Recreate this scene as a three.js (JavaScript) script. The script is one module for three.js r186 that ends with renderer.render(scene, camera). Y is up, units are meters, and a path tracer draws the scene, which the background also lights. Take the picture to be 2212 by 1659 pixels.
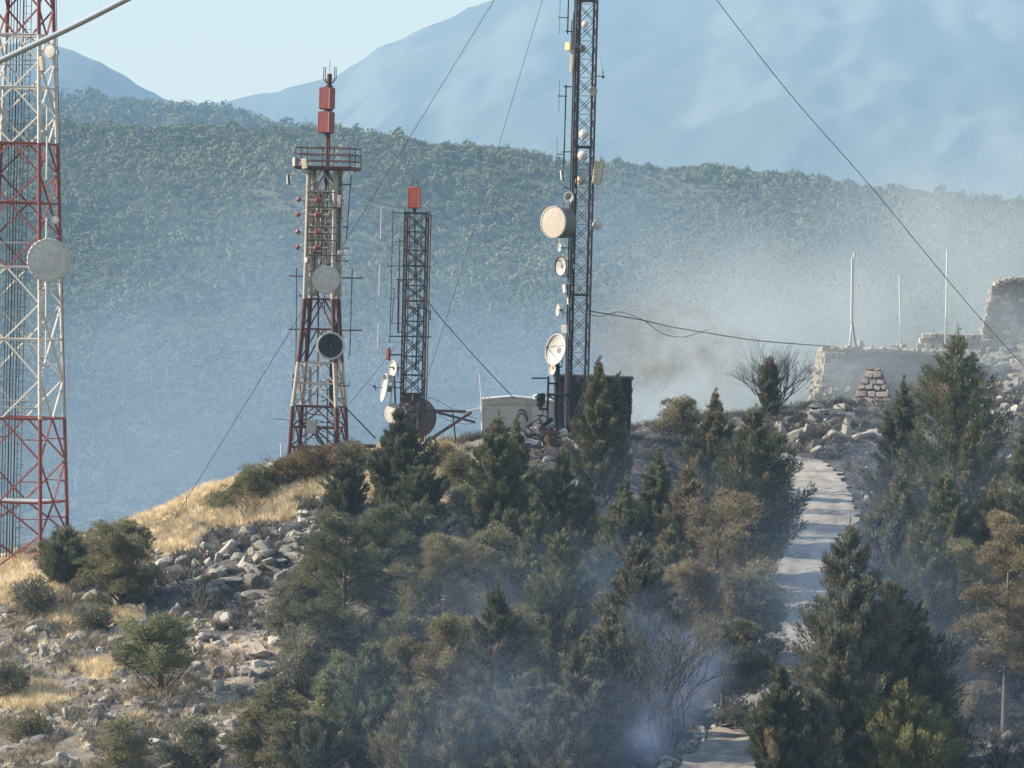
import * as THREE from 'three';
import { mergeGeometries } from 'three/addons/utils/BufferGeometryUtils.js';

// ---------- camera, sky, sun, exposure ----------
const F = 12500, CX = 1106, CY = 829.5, ROLL = 0.0244, HOR = 189.5;   // a long lens, rolled 1.4 degrees, looking a little down
const CR = Math.cos(ROLL), SR = Math.sin(ROLL);
const scene = new THREE.Scene();
const camera = new THREE.PerspectiveCamera(2 * Math.atan(829.5 / F) * 180 / Math.PI, 4 / 3, 1, 30000);
camera.rotation.order = 'YXZ';
camera.rotation.set(-Math.atan(HOR / F), 0, ROLL);
scene.add(camera);
const renderer = new THREE.WebGLRenderer({ antialias: true });
renderer.toneMapping = THREE.LinearToneMapping;
renderer.toneMappingExposure = 2.32;
renderer.shadowMap.enabled = true;
const SUN = new THREE.Vector3(-0.87, 0.47, -0.07).normalize();
{
  const w = 256, h = 128, data = new Float32Array(w * h * 4);
  for (let r = 0; r < h; r++) {
    const e = ((r + 0.5) / h - 0.5) * Math.PI;
    for (let c = 0; c < w; c++) {
      const k = Math.exp(-Math.max(0, e) / 0.26), i = (r * w + c) * 4;
      const lo = [0.77, 0.655, 0.32], hi = [0.15, 0.24, 0.40];
      for (let q = 0; q < 3; q++) data[i + q] = hi[q] + (lo[q] - hi[q]) * k;
      if (e < 0) { data[i] = 0.24; data[i + 1] = 0.25; data[i + 2] = 0.23; }
      data[i + 3] = 1;
    }
  }
  const t = new THREE.DataTexture(data, w, h, THREE.RGBAFormat, THREE.FloatType);
  t.mapping = THREE.EquirectangularReflectionMapping; t.magFilter = THREE.LinearFilter; t.needsUpdate = true;
  scene.background = t; scene.environment = t;
}
const sun = new THREE.DirectionalLight(new THREE.Color().setRGB(1, 0.87, 0.69), 5);
sun.position.copy(SUN).multiplyScalar(400).add(new THREE.Vector3(0, -8, -255));
sun.target.position.set(0, -8, -255);
sun.castShadow = true; sun.shadow.mapSize.set(4096, 4096);
Object.assign(sun.shadow.camera, { left: -70, right: 70, top: 60, bottom: -60, near: 1, far: 900 });
scene.add(sun, sun.target);
scene.fog = new THREE.FogExp2(new THREE.Color().setRGB(0.39, 0.665, 1.0), 0.000175);

// ---------- helpers ----------
const V = (x, y, z) => new THREE.Vector3(x, y, z);
function rng(seed) { let a = seed >>> 0; return () => { a = (a + 0x6D2B79F5) | 0; let t = Math.imul(a ^ (a >>> 15), 1 | a); t = (t + Math.imul(t ^ (t >>> 7), 61 | t)) ^ t; return ((t ^ (t >>> 14)) >>> 0) / 4294967296; }; }
const lerp = (a, b, t) => a + (b - a) * t, clamp = (x, a, b) => Math.min(b, Math.max(a, x));
const smooth = (a, b, x) => { const t = clamp((x - a) / (b - a), 0, 1); return t * t * (3 - 2 * t); };
const hash = (x, y, z) => { let h = Math.imul(x, 374761393) + Math.imul(y, 668265263) + Math.imul(z, 2147483647 - 1274126177); h = Math.imul(h ^ (h >>> 13), 1274126177); return ((h ^ (h >>> 16)) >>> 0) / 4294967296; };
function noise(x, y, z = 0) {
  const xi = Math.floor(x), yi = Math.floor(y), zi = Math.floor(z), s = (t) => t * t * (3 - 2 * t), u = s(x - xi), v = s(y - yi), w = s(z - zi);
  const l = (k) => lerp(lerp(hash(xi, yi, zi + k), hash(xi + 1, yi, zi + k), u), lerp(hash(xi, yi + 1, zi + k), hash(xi + 1, yi + 1, zi + k), u), v);
  return (z === 0 ? l(0) : lerp(l(0), l(1), w)) * 2 - 1;
}
function fbm(x, y, o = 4, z = 0) { let s = 0, a = 0.5; for (let i = 0; i < o; i++) { s += a * noise(x, y, z); x = x * 2.03 + 7.1; y = y * 2.03 + 3.7; if (z) z = z * 2.03 + 1.3; a *= 0.5; } return s; }
// a point at distance d seen at photo position (px, py), on a 2212 x 1659 grid, in metres
function W(px, py, d) { const u = px - CX, v = CY - py; return V((u * CR - v * SR) * d / F, (u * SR + v * CR - HOR) * d / F, -d); }
function proj(x, y, d) { const X = x * F / d, Y = y * F / d + HOR; return [CX + X * CR + Y * SR, CY - (-X * SR + Y * CR)]; }
function curve(pts) { return (x) => { if (x <= pts[0][0]) return pts[0][1]; for (let i = 1; i < pts.length; i++) if (x <= pts[i][0]) { const a = pts[i - 1], b = pts[i], t = (x - a[0]) / (b[0] - a[0]); return lerp(a[1], b[1], t * t * (3 - 2 * t) * 0.5 + t * 0.5); } return pts[pts.length - 1][1]; }; }
const taken = {};
function numbered(n) { const k = taken[n] = (taken[n] ?? -1) + 1; return k ? n + '_' + String(k).padStart(3, '0') : n; }
function tag(o, label, category, group, kind) { Object.assign(o.userData, label ? { label } : {}, category ? { category } : {}, group ? { group } : {}, kind ? { kind } : {}); return o; }
function shadows(o) { o.traverse((m) => { if (m.isMesh) { m.castShadow = true; m.receiveShadow = true; } }); return o; }
function thing(name, label, category, pos, group) { const g = new THREE.Group(); g.name = numbered(name); if (pos) g.position.copy(pos); tag(g, label, category, group); scene.add(g); return g; }
function single(name, geo, m, label, category, group, kind) { const o = new THREE.Mesh(geo, m); o.name = numbered(name); o.castShadow = o.receiveShadow = true; tag(o, label, category, group, kind); scene.add(o); return o; }
function part(name, geo, m, parent) { const o = new THREE.Mesh(geo, m); o.name = name; o.castShadow = o.receiveShadow = true; parent.add(o); return o; }
const RGB = (r, g, b) => new THREE.Color().setRGB(r, g, b);
function tex(w, h, fn, rx = 1, ry = 1, srgb = false) {
  const d = new Uint8Array(w * h * 4);
  for (let j = 0; j < h; j++) for (let i = 0; i < w; i++) { const c = fn(i / w, j / h), k = (j * w + i) * 4; for (let q = 0; q < 3; q++) d[k + q] = clamp((c.length ? c[q] : c) * 255, 0, 255); d[k + 3] = 255; }
  const t = new THREE.DataTexture(d, w, h, THREE.RGBAFormat, THREE.UnsignedByteType);
  t.wrapS = t.wrapT = THREE.RepeatWrapping; t.magFilter = THREE.LinearFilter; t.repeat.set(rx, ry); t.needsUpdate = true; if (srgb) t.colorSpace = THREE.SRGBColorSpace; return t;
}
// noise that repeats over the unit square
function tnoise(u, v, f, s = 0) { const a = u * Math.PI * 2, b = v * Math.PI * 2, r = f / 6.283; return noise(Math.cos(a) * r + 31 + s, Math.sin(a) * r + Math.cos(b) * r * 1.3 + 17, Math.sin(b) * r * 1.3 + 5.5 + s); }
const grainTex = tex(512, 512, (u, v) => 0.72 + 0.16 * tnoise(u, v, 24) + 0.2 * tnoise(u, v, 90, 3) + 0.22 * (hash((u * 512) | 0, (v * 512) | 0, 7) - 0.5));
const wearTex = tex(128, 256, (u, v) => { const k = 0.86 + 0.1 * tnoise(u, v, 10) + 0.12 * tnoise(u, v, 40, 9), rust = smooth(0.28, 0.5, tnoise(u, v, 22, 5)); return [k * lerp(1, 0.62, rust), k * lerp(1, 0.45, rust), k * lerp(1, 0.36, rust)]; });
const stainTex = tex(256, 256, (u, v) => { const k = 0.9 + 0.08 * tnoise(u, v, 7) + 0.06 * (hash((u * 256) | 0, (v * 256) | 0, 2) - 0.5), s = smooth(0.2, 0.6, tnoise(u, v, 16, 4)) * 0.16; return [k - s, k - s * 1.15, k - s * 1.3]; });
function std(r, g, b, rough = 0.8, o = {}) { return new THREE.MeshStandardMaterial({ color: RGB(r, g, b), roughness: rough, ...o }); }

// ---------- terrain ----------
// measured points of the hill: photo position and distance
const CTRL = [
  [-250, 1740, 212], [-100, 1700, 212], [300, 1700, 212], [700, 1700, 211], [1100, 1720, 209], [1400, 1730, 206], [1560, 1690, 204], [1700, 1695, 204], [1900, 1720, 206], [2200, 1700, 208], [2450, 1690, 209],
  [-250, 1510, 230], [-100, 1480, 230], [300, 1450, 230], [700, 1420, 230], [1000, 1420, 229], [1300, 1415, 229], [1560, 1405, 229], [1750, 1400, 229], [2000, 1420, 229], [2250, 1440, 229], [2450, 1440, 229],
  [-250, 1340, 244], [-100, 1310, 244], [200, 1262, 244], [400, 1218, 244], [600, 1170, 244], [750, 1115, 244], [900, 1095, 244], [1100, 1085, 245], [1300, 1085, 246], [1550, 1120, 250], [1775, 1200, 246], [2000, 1230, 245], [2250, 1230, 245], [2450, 1230, 245],
  [-250, 1280, 254], [-100, 1250, 254], [60, 1198, 254], [200, 1160, 254], [300, 1133, 254], [400, 1100, 254], [500, 1068, 254], [580, 1036, 254], [650, 1006, 254], [720, 992, 254], [800, 985, 255], [1000, 978, 256], [1200, 955, 257], [1400, 985, 262], [1640, 1030, 264], [1765, 1055, 259.5], [1900, 1075, 262], [2100, 1060, 265], [2350, 1060, 265],
  [1000, 962, 268], [1200, 945, 270], [1360, 950, 270], [1500, 955, 272], [1600, 975, 272], [1700, 988, 272],
  [1560, 1650, 207], [1632, 1590, 212.5], [1682, 1500, 220], [1752, 1300, 237], [1772, 1120, 253], [1735, 1015, 266],
  [1680, 910, 281], [1780, 900, 282], [1900, 900, 283], [2050, 880, 286], [2250, 870, 292], [2450, 870, 292],
  [-250, 1340, 275], [100, 1250, 275], [300, 1200, 275], [500, 1135, 275], [700, 1060, 275], [850, 1010, 275],
  [-250, 1480, 320], [100, 1420, 320], [400, 1350, 320], [700, 1250, 320], [1000, 1130, 320], [1300, 1060, 320], [1500, 1020, 318], [1650, 960, 316],
  [1780, 886, 303], [1950, 880, 303], [2060, 835, 304], [2150, 860, 301], [2130, 775, 312], [2230, 745, 316], [2400, 740, 316], [2000, 835, 314], [1820, 900, 330], [2200, 800, 335], [2450, 800, 335],
];
const TPS = (() => {
  const p = CTRL.map(([a, b, d]) => { const w = W(a, b, d); return [w.x, -w.z, w.y]; }), n = p.length, N = n + 3, A = [];
  const phi = (x, y) => { const r = (x * x + y * y) / 400; return r > 1e-9 ? r * Math.log(r) : 0; };
  for (let i = 0; i < N; i++) A.push(new Float64Array(N + 1));
  for (let i = 0; i < n; i++) { for (let j = 0; j < n; j++) A[i][j] = phi(p[i][0] - p[j][0], p[i][1] - p[j][1]); A[i][i] += 0.002; A[i][n] = A[n][i] = 1; A[i][n + 1] = A[n + 1][i] = p[i][0] / 20; A[i][n + 2] = A[n + 2][i] = (p[i][1] - 255) / 20; A[i][N] = p[i][2]; }
  for (let c = 0; c < N; c++) {
    let b = c; for (let r = c + 1; r < N; r++) if (Math.abs(A[r][c]) > Math.abs(A[b][c])) b = r;
    [A[c], A[b]] = [A[b], A[c]];
    for (let r = 0; r < N; r++) if (r !== c) { const f = A[r][c] / A[c][c]; if (f) for (let k = c; k <= N; k++) A[r][k] -= f * A[c][k]; }
  }
  const w = A.map((r, i) => r[N] / r[i]);
  return (x, d) => { let s = w[n] + w[n + 1] * x / 20 + w[n + 2] * (d - 255) / 20; for (let i = 0; i < n; i++) s += w[i] * phi(x - p[i][0], d - p[i][1]); return s; };
})();
function hillBase0(x, d) {
  const xc = clamp(x, -26, 30), dc = clamp(d, 203, 332);
  let y = TPS(xc, dc) - Math.abs(x - xc) * 0.16;
  if (d < 203) y = Math.max(y - (203 - d) * 0.3, -46);
  if (d > 332) y = Math.max(y - (d - 332) * 0.4, -118);
  return y;
}
const HC = (() => { const a = []; for (let j = 0; j <= 320; j++) { const r = new Float64Array(177); for (let i = 0; i <= 176; i++) r[i] = hillBase0(-44 + i * 0.5, 188 + j * 0.5); a.push(r); } return a; })();
function hillBase(x, d) {
  const u = (x + 44) * 2, v = (d - 188) * 2;
  if (u < 0 || u >= 176 || v < 0 || v >= 320) return hillBase0(x, d);
  const i = u | 0, j = v | 0, a = HC[j], b = HC[j + 1]; return lerp(lerp(a[i], a[i + 1], u - i), lerp(b[i], b[i + 1], u - i), v - j);
}
// the road: photo position, distance of its centre line
const ROAD = [[1500, 1700, 203], [1560, 1650, 207], [1632, 1590, 212.5], [1682, 1500, 220], [1732, 1400, 229], [1752, 1300, 237], [1764, 1200, 246], [1772, 1120, 253], [1762, 1060, 259.5], [1735, 1015, 266], [1690, 990, 271], [1610, 975, 273.5], [1500, 962, 274]].map(([a, b, d]) => W(a, b, d));
const roadCurve = new THREE.CatmullRomCurve3(ROAD), roadPts = roadCurve.getSpacedPoints(160);
function roadDist(x, d) { let m = 1e9, k = 0; for (let i = 0; i < roadPts.length; i++) { const q = roadPts[i], e = (q.x - x) ** 2 + (-q.z - d) ** 2; if (e < m) { m = e; k = i; } } return [Math.sqrt(m), k]; }
const rockZone = (x, d) => { const [px, py] = proj(x, hillBase(x, d), d); return smooth(700, 520, px) + smooth(60, 20, Math.abs(px - 1780) - 130) * smooth(1000, 960, py) * smooth(860, 890, py); };
function G(x, d) {
  let y = hillBase(x, d);
  const near = smooth(200, 206, d) * smooth(345, 330, d);
  if (near > 0) {
    let rough = fbm(x * 0.22, d * 0.16, 4) * 0.5 + fbm(x * 1.1, d * 0.9, 3) * 0.22;
    if (x > 5 && x < 22 && d < 278 && d > 203) { const [r, k] = roadDist(x, d), t = smooth(1.35, 4.2, r); rough *= t; y = lerp(roadPts[k].y - 0.07, y, t); }
    y += rough * near;
  } else y += fbm(x * 0.03, d * 0.03, 3) * 4 * smooth(345, 420, d);
  return y;
}
// where the line of sight through a photo position meets the hill
function hit(px, py, d0 = 203) { const a = W(px, py, 1); for (let d = d0; d < 340; d += 0.35) if (a.y * d < G(a.x * d, d)) return V(a.x * d, G(a.x * d, d), -d); const w = W(px, py, 255); w.y = G(w.x, 255); return w; }
function onHill(x, d) { return V(x, G(x, d), -d); }

function gridMesh(xs, ds, hf, cf) {
  const nx = xs.length, nd = ds.length, pos = new Float32Array(nx * nd * 3), col = new Float32Array(nx * nd * 3), uv = new Float32Array(nx * nd * 2), idx = [];
  for (let j = 0; j < nd; j++) for (let i = 0; i < nx; i++) {
    const k = j * nx + i, x = typeof xs[i] === 'function' ? xs[i](ds[j]) : xs[i], y = hf(x, ds[j]);
    pos.set([x, y, -ds[j]], k * 3); uv.set([x, ds[j]], k * 2); col.set(cf(x, ds[j], y), k * 3);
    if (i && j) { const a = k - nx - 1, b = k - nx, c = k - 1; idx.push(a, b, k, a, k, c); }
  }
  const g = new THREE.BufferGeometry();
  g.setAttribute('position', new THREE.BufferAttribute(pos, 3)); g.setAttribute('uv', new THREE.BufferAttribute(uv, 2)); g.setAttribute('color', new THREE.BufferAttribute(col, 3)); g.setIndex(idx); g.computeVertexNormals();
  return g;
}
const range = (a, b, s) => { const o = []; for (let x = a; x <= b + 1e-6; x += s) o.push(x); return o; };
const mix3 = (a, b, t) => [lerp(a[0], b[0], t), lerp(a[1], b[1], t), lerp(a[2], b[2], t)];
// what lies on the ground: soft patches given by photo position and size
const GOLD = [[640, 1045, 200, 32, 1], [470, 1095, 150, 42, 1], [360, 1150, 75, 40, 0.9], [900, 1010, 110, 40, 0.9], [960, 1090, 90, 60, 0.6], [60, 1250, 100, 40, 0.6], [210, 1335, 110, 20, 0.6], [60, 1505, 80, 30, 0.8], [210, 1445, 50, 18, 0.55], [20, 1270, 60, 50, 0.6]];
const BURN = [[600, 1200, 190, 60, 0.8], [700, 1120, 110, 40, 0.7], [330, 1280, 160, 40, 0.75], [430, 1250, 90, 60, 0.7], [520, 1340, 200, 40, 0.5], [1780, 960, 180, 90, 0.7], [1950, 1060, 200, 90, 0.95], [2100, 990, 220, 130, 0.95], [1430, 1000, 150, 70, 0.8], [1720, 890, 120, 40, 0.85], [2000, 1400, 340, 330, 0.9], [1400, 1500, 260, 200, 0.6], [1150, 990, 170, 30, 0.75], [1350, 1000, 130, 50, 0.5], [1180, 1060, 140, 60, 0.4], [2100, 890, 190, 60, 0.8], [950, 1450, 350, 200, 0.5], [480, 1600, 180, 60, 0.35]];
const blobs = (L, px, py) => { let m = 0; for (const [x, y, a, b, s] of L) { const q = ((px - x) / a) ** 2 + ((py - y) / b) ** 2; if (q < 4) m = Math.max(m, s * smooth(1.9, 0.5, q)); } return m; };
function cover(x, d, y) {
  const [px, py] = proj(x, y, d), n = fbm(x * 0.5, d * 0.35, 4), m = fbm(x * 1.7 + 9, d * 1.1, 3);
  const gold = smooth(0.25, 0.55, blobs(GOLD, px, py) + n * 0.45), burn = smooth(0.3, 0.6, blobs(BURN, px, py) + m * 0.5) * (1 - gold * 0.7);
  return { px, py, n, m, gold, burn };
}
function groundColor(x, d, y) {
  const c = cover(x, d, y), f = hash((x * 50) | 0, (d * 50) | 0, 3);
  let col = mix3([0.24, 0.205, 0.165], [0.15, 0.13, 0.11], 0.5 + c.n);
  col = mix3(col, [0.33, 0.30, 0.265], smooth(0.05, 0.4, c.m) * 0.6);
  col = mix3(col, [0.40, 0.335, 0.27], smooth(1.3, 0.6, ((c.px - 490) / 105) ** 2 + ((c.py - 1425) / 55) ** 2 + c.n * 0.6));
  col = mix3(col, mix3([0.52, 0.385, 0.20], [0.62, 0.48, 0.28], f), c.gold);
  col = mix3(col, mix3([0.035, 0.034, 0.036], [0.10, 0.092, 0.088], f), c.burn * 0.92);
  return col;
}
const groundMat = new THREE.MeshStandardMaterial({ vertexColors: true, roughness: 0.95, map: grainTex.clone(), bumpMap: grainTex.clone(), bumpScale: 0.06, color: RGB(1.42, 1.42, 1.42) });
groundMat.map.repeat.set(0.45, 0.45); groundMat.bumpMap.repeat.set(0.7, 0.7);
tag(single('hill_ground', gridMesh(range(-30, 34, 0.28), range(196, 346, 0.36), G, groundColor), groundMat, 'rocky hilltop of dry grass, pale rubble and burnt earth'), null, null, null, 'structure');
const scrubCol = (x, d) => mix3([0.05, 0.065, 0.03], [0.09, 0.095, 0.05], 0.5 + fbm(x * 0.02, d * 0.02, 3));
const farMat = new THREE.MeshStandardMaterial({ vertexColors: true, roughness: 1 });
{
  // the sheet below and around the hill, down into the valleys before and behind it
  const xs = []; for (let i = 0; i <= 70; i++) { const t = i / 35 - 1; xs.push(Math.sign(t) * (Math.abs(t) * 60 + Math.abs(t) ** 3 * 1500)); }
  const ds = [-300, -100, -30, 0, 3, 6, 12, 20, 30, 45, 70, 100, 140, 170, 190, 197, 203, 210, 220, 230, 240, 250, 260, 270, 280, 290, 300, 310, 320, 330, 338, 345, 360, 380, 400, 430, 470, 520, 580, 660, 750, 850, 960, 1080, 1200, 1270];
  const hf = (x, d) => { let y = d < 100 ? -46 : G(x, d); if (d < 45) y = Math.max(y, -1.8 - Math.max(0, d) * 1.6); if (d > 190 && d < 350 && x > -33 && x < 37) y -= 1.2; if (d > 1100) y = Math.min(y, -80); return y; };
  tag(single('valley_ground', gridMesh(xs, ds, hf, scrubCol), farMat, 'scrub covered valley ground around the hill'), null, null, null, 'structure');
}
// the wooded ridge behind, 1.3 to 1.7 km away
const RIDGE = curve([[-900, 330], [-300, 300], [0, 284], [130, 285], [400, 287], [600, 290], [700, 292], [850, 303], [1000, 322], [1150, 341], [1320, 362], [1500, 376], [1700, 401], [1900, 426], [2050, 438], [2212, 447], [2600, 470], [3200, 520]]);
function FH(x, d) {
  const px = CX + x * F / d + 12, s = (d - 1300) / 400;
  let y;
  if (s > 1) y = W(px, RIDGE(px), 1700).y - (d - 1700) * 0.25 - ((d - 1700) / 100) ** 2;
  else if (s >= 0) y = W(px, lerp(1300, RIDGE(px), Math.pow(s, 0.88)), d).y;
  else y = W(px, 1300, 1300).y + (d - 1300) * 0.3;
  return y + fbm(x * 0.012, d * 0.009, 4) * 14 * smooth(1750, 1560, d) + fbm(x * 0.05, d * 0.04, 2) * 1.4;
}
tag(single('forest_hill', gridMesh(range(-420, 420, 7), range(1180, 1860, 7), FH, scrubCol), farMat, 'long wooded ridge behind the summit'), null, null, null, 'structure');
function crownGeo(seed, n) {
  const r = rng(seed), pos = [];
  const lobes = []; for (let i = 0; i < 7; i++) { const a = r() * 6.283; lobes.push([Math.cos(a) * 0.55 * r() ** 0.5, 0.35 + r() * 0.65, Math.sin(a) * 0.55 * r() ** 0.5, 0.4 + r() * 0.22]); }
  for (let i = 0; i < n; i++) {
    const L = lobes[i % 7], th = r() * 6.283, cz = r() * 1.7 - 0.7, sz = Math.sqrt(Math.max(0, 1 - cz * cz)), q = L[3] * (0.75 + r() * 0.4);
    const c = V(L[0] + Math.cos(th) * sz * q, L[1] + cz * q, L[2] + Math.sin(th) * sz * q), nrm = V(Math.cos(th) * sz + (r() - 0.5) * 1.2, cz + (r() - 0.5) * 1.2, Math.sin(th) * sz + (r() - 0.5) * 1.2).normalize();
    const t = V(nrm.y, -nrm.x, 0.3).normalize(), b = nrm.clone().cross(t), s = 0.12 + r() * 0.13;
    const P = [[1, 0.1], [-0.3, 0.9], [-0.7, -0.8]].map(([u, v]) => c.clone().addScaledVector(t, u * s * (0.7 + r() * 0.6)).addScaledVector(b, v * s * (0.7 + r() * 0.6)));
    for (const p of P) pos.push(p.x, p.y, p.z);
  }
  const g = new THREE.BufferGeometry(); g.setAttribute('position', new THREE.Float32BufferAttribute(pos, 3)); g.computeVertexNormals(); return g;
}
const leafFar = new THREE.MeshStandardMaterial({ color: RGB(1, 1, 1), roughness: 0.95, side: THREE.DoubleSide });
function forest(name, label, hf, n, x0, x1, d0, d1, size, seed, cs) {
  const kinds = 4, r = rng(seed), lists = [[], [], [], []];
  for (let i = 0; i < n; i++) {
    const d = lerp(d0, d1, Math.sqrt(r())), x = lerp(x0, x1, r()) * d / d1, clear = fbm(x * 0.02 + 50, d * 0.02, 3);
    if (clear < -0.32 && r() < 0.7) continue;
    const s = size * (0.5 + 0.7 * r() + 0.7 * r() ** 5) * (1 + 0.5 * fbm(x * 0.03, d * 0.03, 3)), y = hf(x, d) - s * 0.25;
    const c = mix3(cs[0], cs[1], clamp(0.5 + 0.9 * fbm(x * 0.015, d * 0.02, 3) + (r() - 0.5) * 0.7, 0, 1));
    lists[i % kinds].push([x, y, -d, s, r() * 6.283, s * (0.8 + r() * 0.6), c]);
  }
  lists.forEach((L, k) => {
    const im = new THREE.InstancedMesh(crownGeo(seed + k, 150), leafFar, L.length), m = new THREE.Matrix4(), q = new THREE.Quaternion();
    L.forEach(([x, y, z, s, a, h, c], i) => { m.compose(V(x, y, z), q.setFromAxisAngle(V(0, 1, 0), a), V(s, h, s)); im.setMatrixAt(i, m); im.setColorAt(i, RGB(...c)); });
    im.name = numbered(name); im.castShadow = im.receiveShadow = true; tag(im, label, 'forest', name, 'stuff'); scene.add(im);
  });
}
forest('far_woodland', 'dense scrubby woodland covering the ridge behind the towers', FH, 70000, -215, 215, 1285, 1735, 1.55, 11, [[0.085, 0.105, 0.05], [0.16, 0.175, 0.085]]);
// hills and mountains farther off
function rangeMesh(pts, dr, df, base, rough, col) {
  const sk = curve(pts), xs = [], half = dr * 0.2;
  for (let i = 0; i <= 260; i++) xs.push((i / 260 * 2 - 1) * half);
  const ds = []; for (let j = 0; j <= 110; j++) ds.push(lerp(df, dr, j / 110)); for (let j = 1; j <= 6; j++) ds.push(dr + j * (dr - df) * 0.12);
  return gridMesh(xs, ds, (x, d) => {
    const px = CX + x * F / dr, top = W(px, sk(px), dr).y + fbm(x * 0.012 + 5, 2.5, 5) * dr * 0.0014, s = (d - df) / (dr - df);
    const ridg = (1 - Math.abs(fbm(x * rough[1], d * rough[1] * 0.35, 5)) * 2) * rough[0];
    if (s > 1) return top - (s - 1) * (top - base) * 1.1;
    return lerp(base, top, Math.pow(s, 0.85)) + (ridg - rough[0] * 0.6) * Math.sin(s * Math.PI) * 1.1 + fbm(x * rough[1] * 7, d * rough[1] * 7, 3) * rough[0] * 0.07;
  }, col);
}
{
  const pts = [[-900, 260], [-300, 215], [0, 222], [130, 228], [220, 231], [300, 240], [380, 247], [450, 258], [530, 272], [600, 292], [760, 340], [1100, 430], [1700, 560], [2600, 700]];
  tag(single('middle_hill', rangeMesh(pts, 2700, 2150, -60, [10, 0.006], scrubCol), farMat, 'low hazy wooded hill behind the left tower'), null, null, null, 'structure');
  const sk = curve(pts), mh = (x, d) => { const px = CX + x * F / 2700; return lerp(-60, W(px, sk(px), 2700).y, Math.pow(clamp((d - 2150) / 550, 0, 1), 0.85)) - 0.5; };
  forest('distant_woodland', 'distant woodland on the low hazy hill', mh, 7000, -300, 40, 2450, 2705, 3.4, 71, [[0.04, 0.07, 0.03], [0.10, 0.12, 0.05]]);
}
const mountCol = (x, d, y) => { const n = fbm(x * 0.004, d * 0.003, 5), r = smooth(0.02, 0.3, fbm(x * 0.018 + 40, d * 0.004 - x * 0.006, 6)); return mix3(mix3([0.05, 0.07, 0.05], [0.09, 0.105, 0.07], 0.5 + n), [0.24, 0.235, 0.215], r * 0.42); };
tag(single('left_mountain', rangeMesh([[-1400, 360], [-700, 300], [-300, 190], [-60, 110], [60, 84], [130, 103], [185, 128], [240, 152], [300, 192], [350, 218], [400, 240], [470, 262], [600, 300], [900, 380], [1600, 520], [2600, 620]], 5000, 3600, -120, [14, 0.0065], mountCol), farMat, 'hazy blue mountain shoulder at the left'), null, null, null, 'structure');
tag(single('right_mountain', rangeMesh([[-1600, 330], [-400, 275], [200, 240], [400, 224], [500, 213], [560, 202], [575, 206], [620, 191], [700, 167], [760, 130], [800, 98], [830, 86], [900, 56], [960, 36], [990, 14], [1040, 1], [1120, -30], [1300, -90], [1600, -190], [1900, -230], [2300, -200], [2800, -120], [3800, 120]], 6600, 4300, -160, [22, 0.0060], mountCol), farMat, 'tall hazy blue mountain filling the upper right'), null, null, null, 'structure');
// ---------- materials ----------
const wmap = (m, rx = 1, ry = 1, t = wearTex) => { m.map = t.clone(); m.map.repeat.set(rx, ry); return m; };
const M = {
  red: wmap(std(0.22, 0.045, 0.04, 0.7), 1, 3), redDark: wmap(std(0.11, 0.034, 0.032, 0.75), 1, 3), white: wmap(std(0.60, 0.585, 0.555, 0.65), 1, 3), dirtyWhite: wmap(std(0.46, 0.435, 0.40, 0.8), 1, 4),
  steel: std(0.10, 0.10, 0.105, 0.6, { metalness: 0.3 }), dark: wmap(std(0.055, 0.05, 0.05, 0.7), 1, 4), rustSteel: wmap(std(0.13, 0.07, 0.055, 0.8), 1, 4), galv: std(0.42, 0.43, 0.44, 0.5, { metalness: 0.4 }),
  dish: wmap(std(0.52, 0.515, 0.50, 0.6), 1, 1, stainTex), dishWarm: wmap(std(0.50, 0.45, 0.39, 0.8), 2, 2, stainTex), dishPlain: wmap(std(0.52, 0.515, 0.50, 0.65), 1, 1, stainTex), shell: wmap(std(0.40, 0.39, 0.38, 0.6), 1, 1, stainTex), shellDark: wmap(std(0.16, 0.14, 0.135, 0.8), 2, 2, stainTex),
  net: std(0.018, 0.02, 0.026, 0.75), radomeRed: wmap(std(0.22, 0.042, 0.037, 0.55), 1, 1, stainTex), radomeOrange: wmap(std(0.33, 0.062, 0.042, 0.5), 1, 1, stainTex), radomeEdge: std(0.42, 0.20, 0.16, 0.6), cream: wmap(std(0.60, 0.54, 0.42, 0.7), 1, 1, stainTex), yellow: std(0.80, 0.62, 0.30, 0.6), maroon: std(0.12, 0.035, 0.035, 0.6),
  cable: std(0.02, 0.02, 0.022, 0.6), whip: std(0.62, 0.62, 0.60, 0.6), char: wmap(std(0.022, 0.021, 0.022, 0.95), 1, 1, grainTex), cabin: wmap(std(0.50, 0.485, 0.46, 0.7), 0.6, 0.6, stainTex), sheet: std(0.50, 0.52, 0.54, 0.5, { metalness: 0.3 }), wood: wmap(std(0.30, 0.25, 0.20, 0.9), 1, 1, grainTex),
};
for (const k of ['dish', 'dishWarm', 'dishPlain', 'shell', 'shellDark', 'radomeRed', 'sheet']) M[k].side = THREE.DoubleSide;
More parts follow.
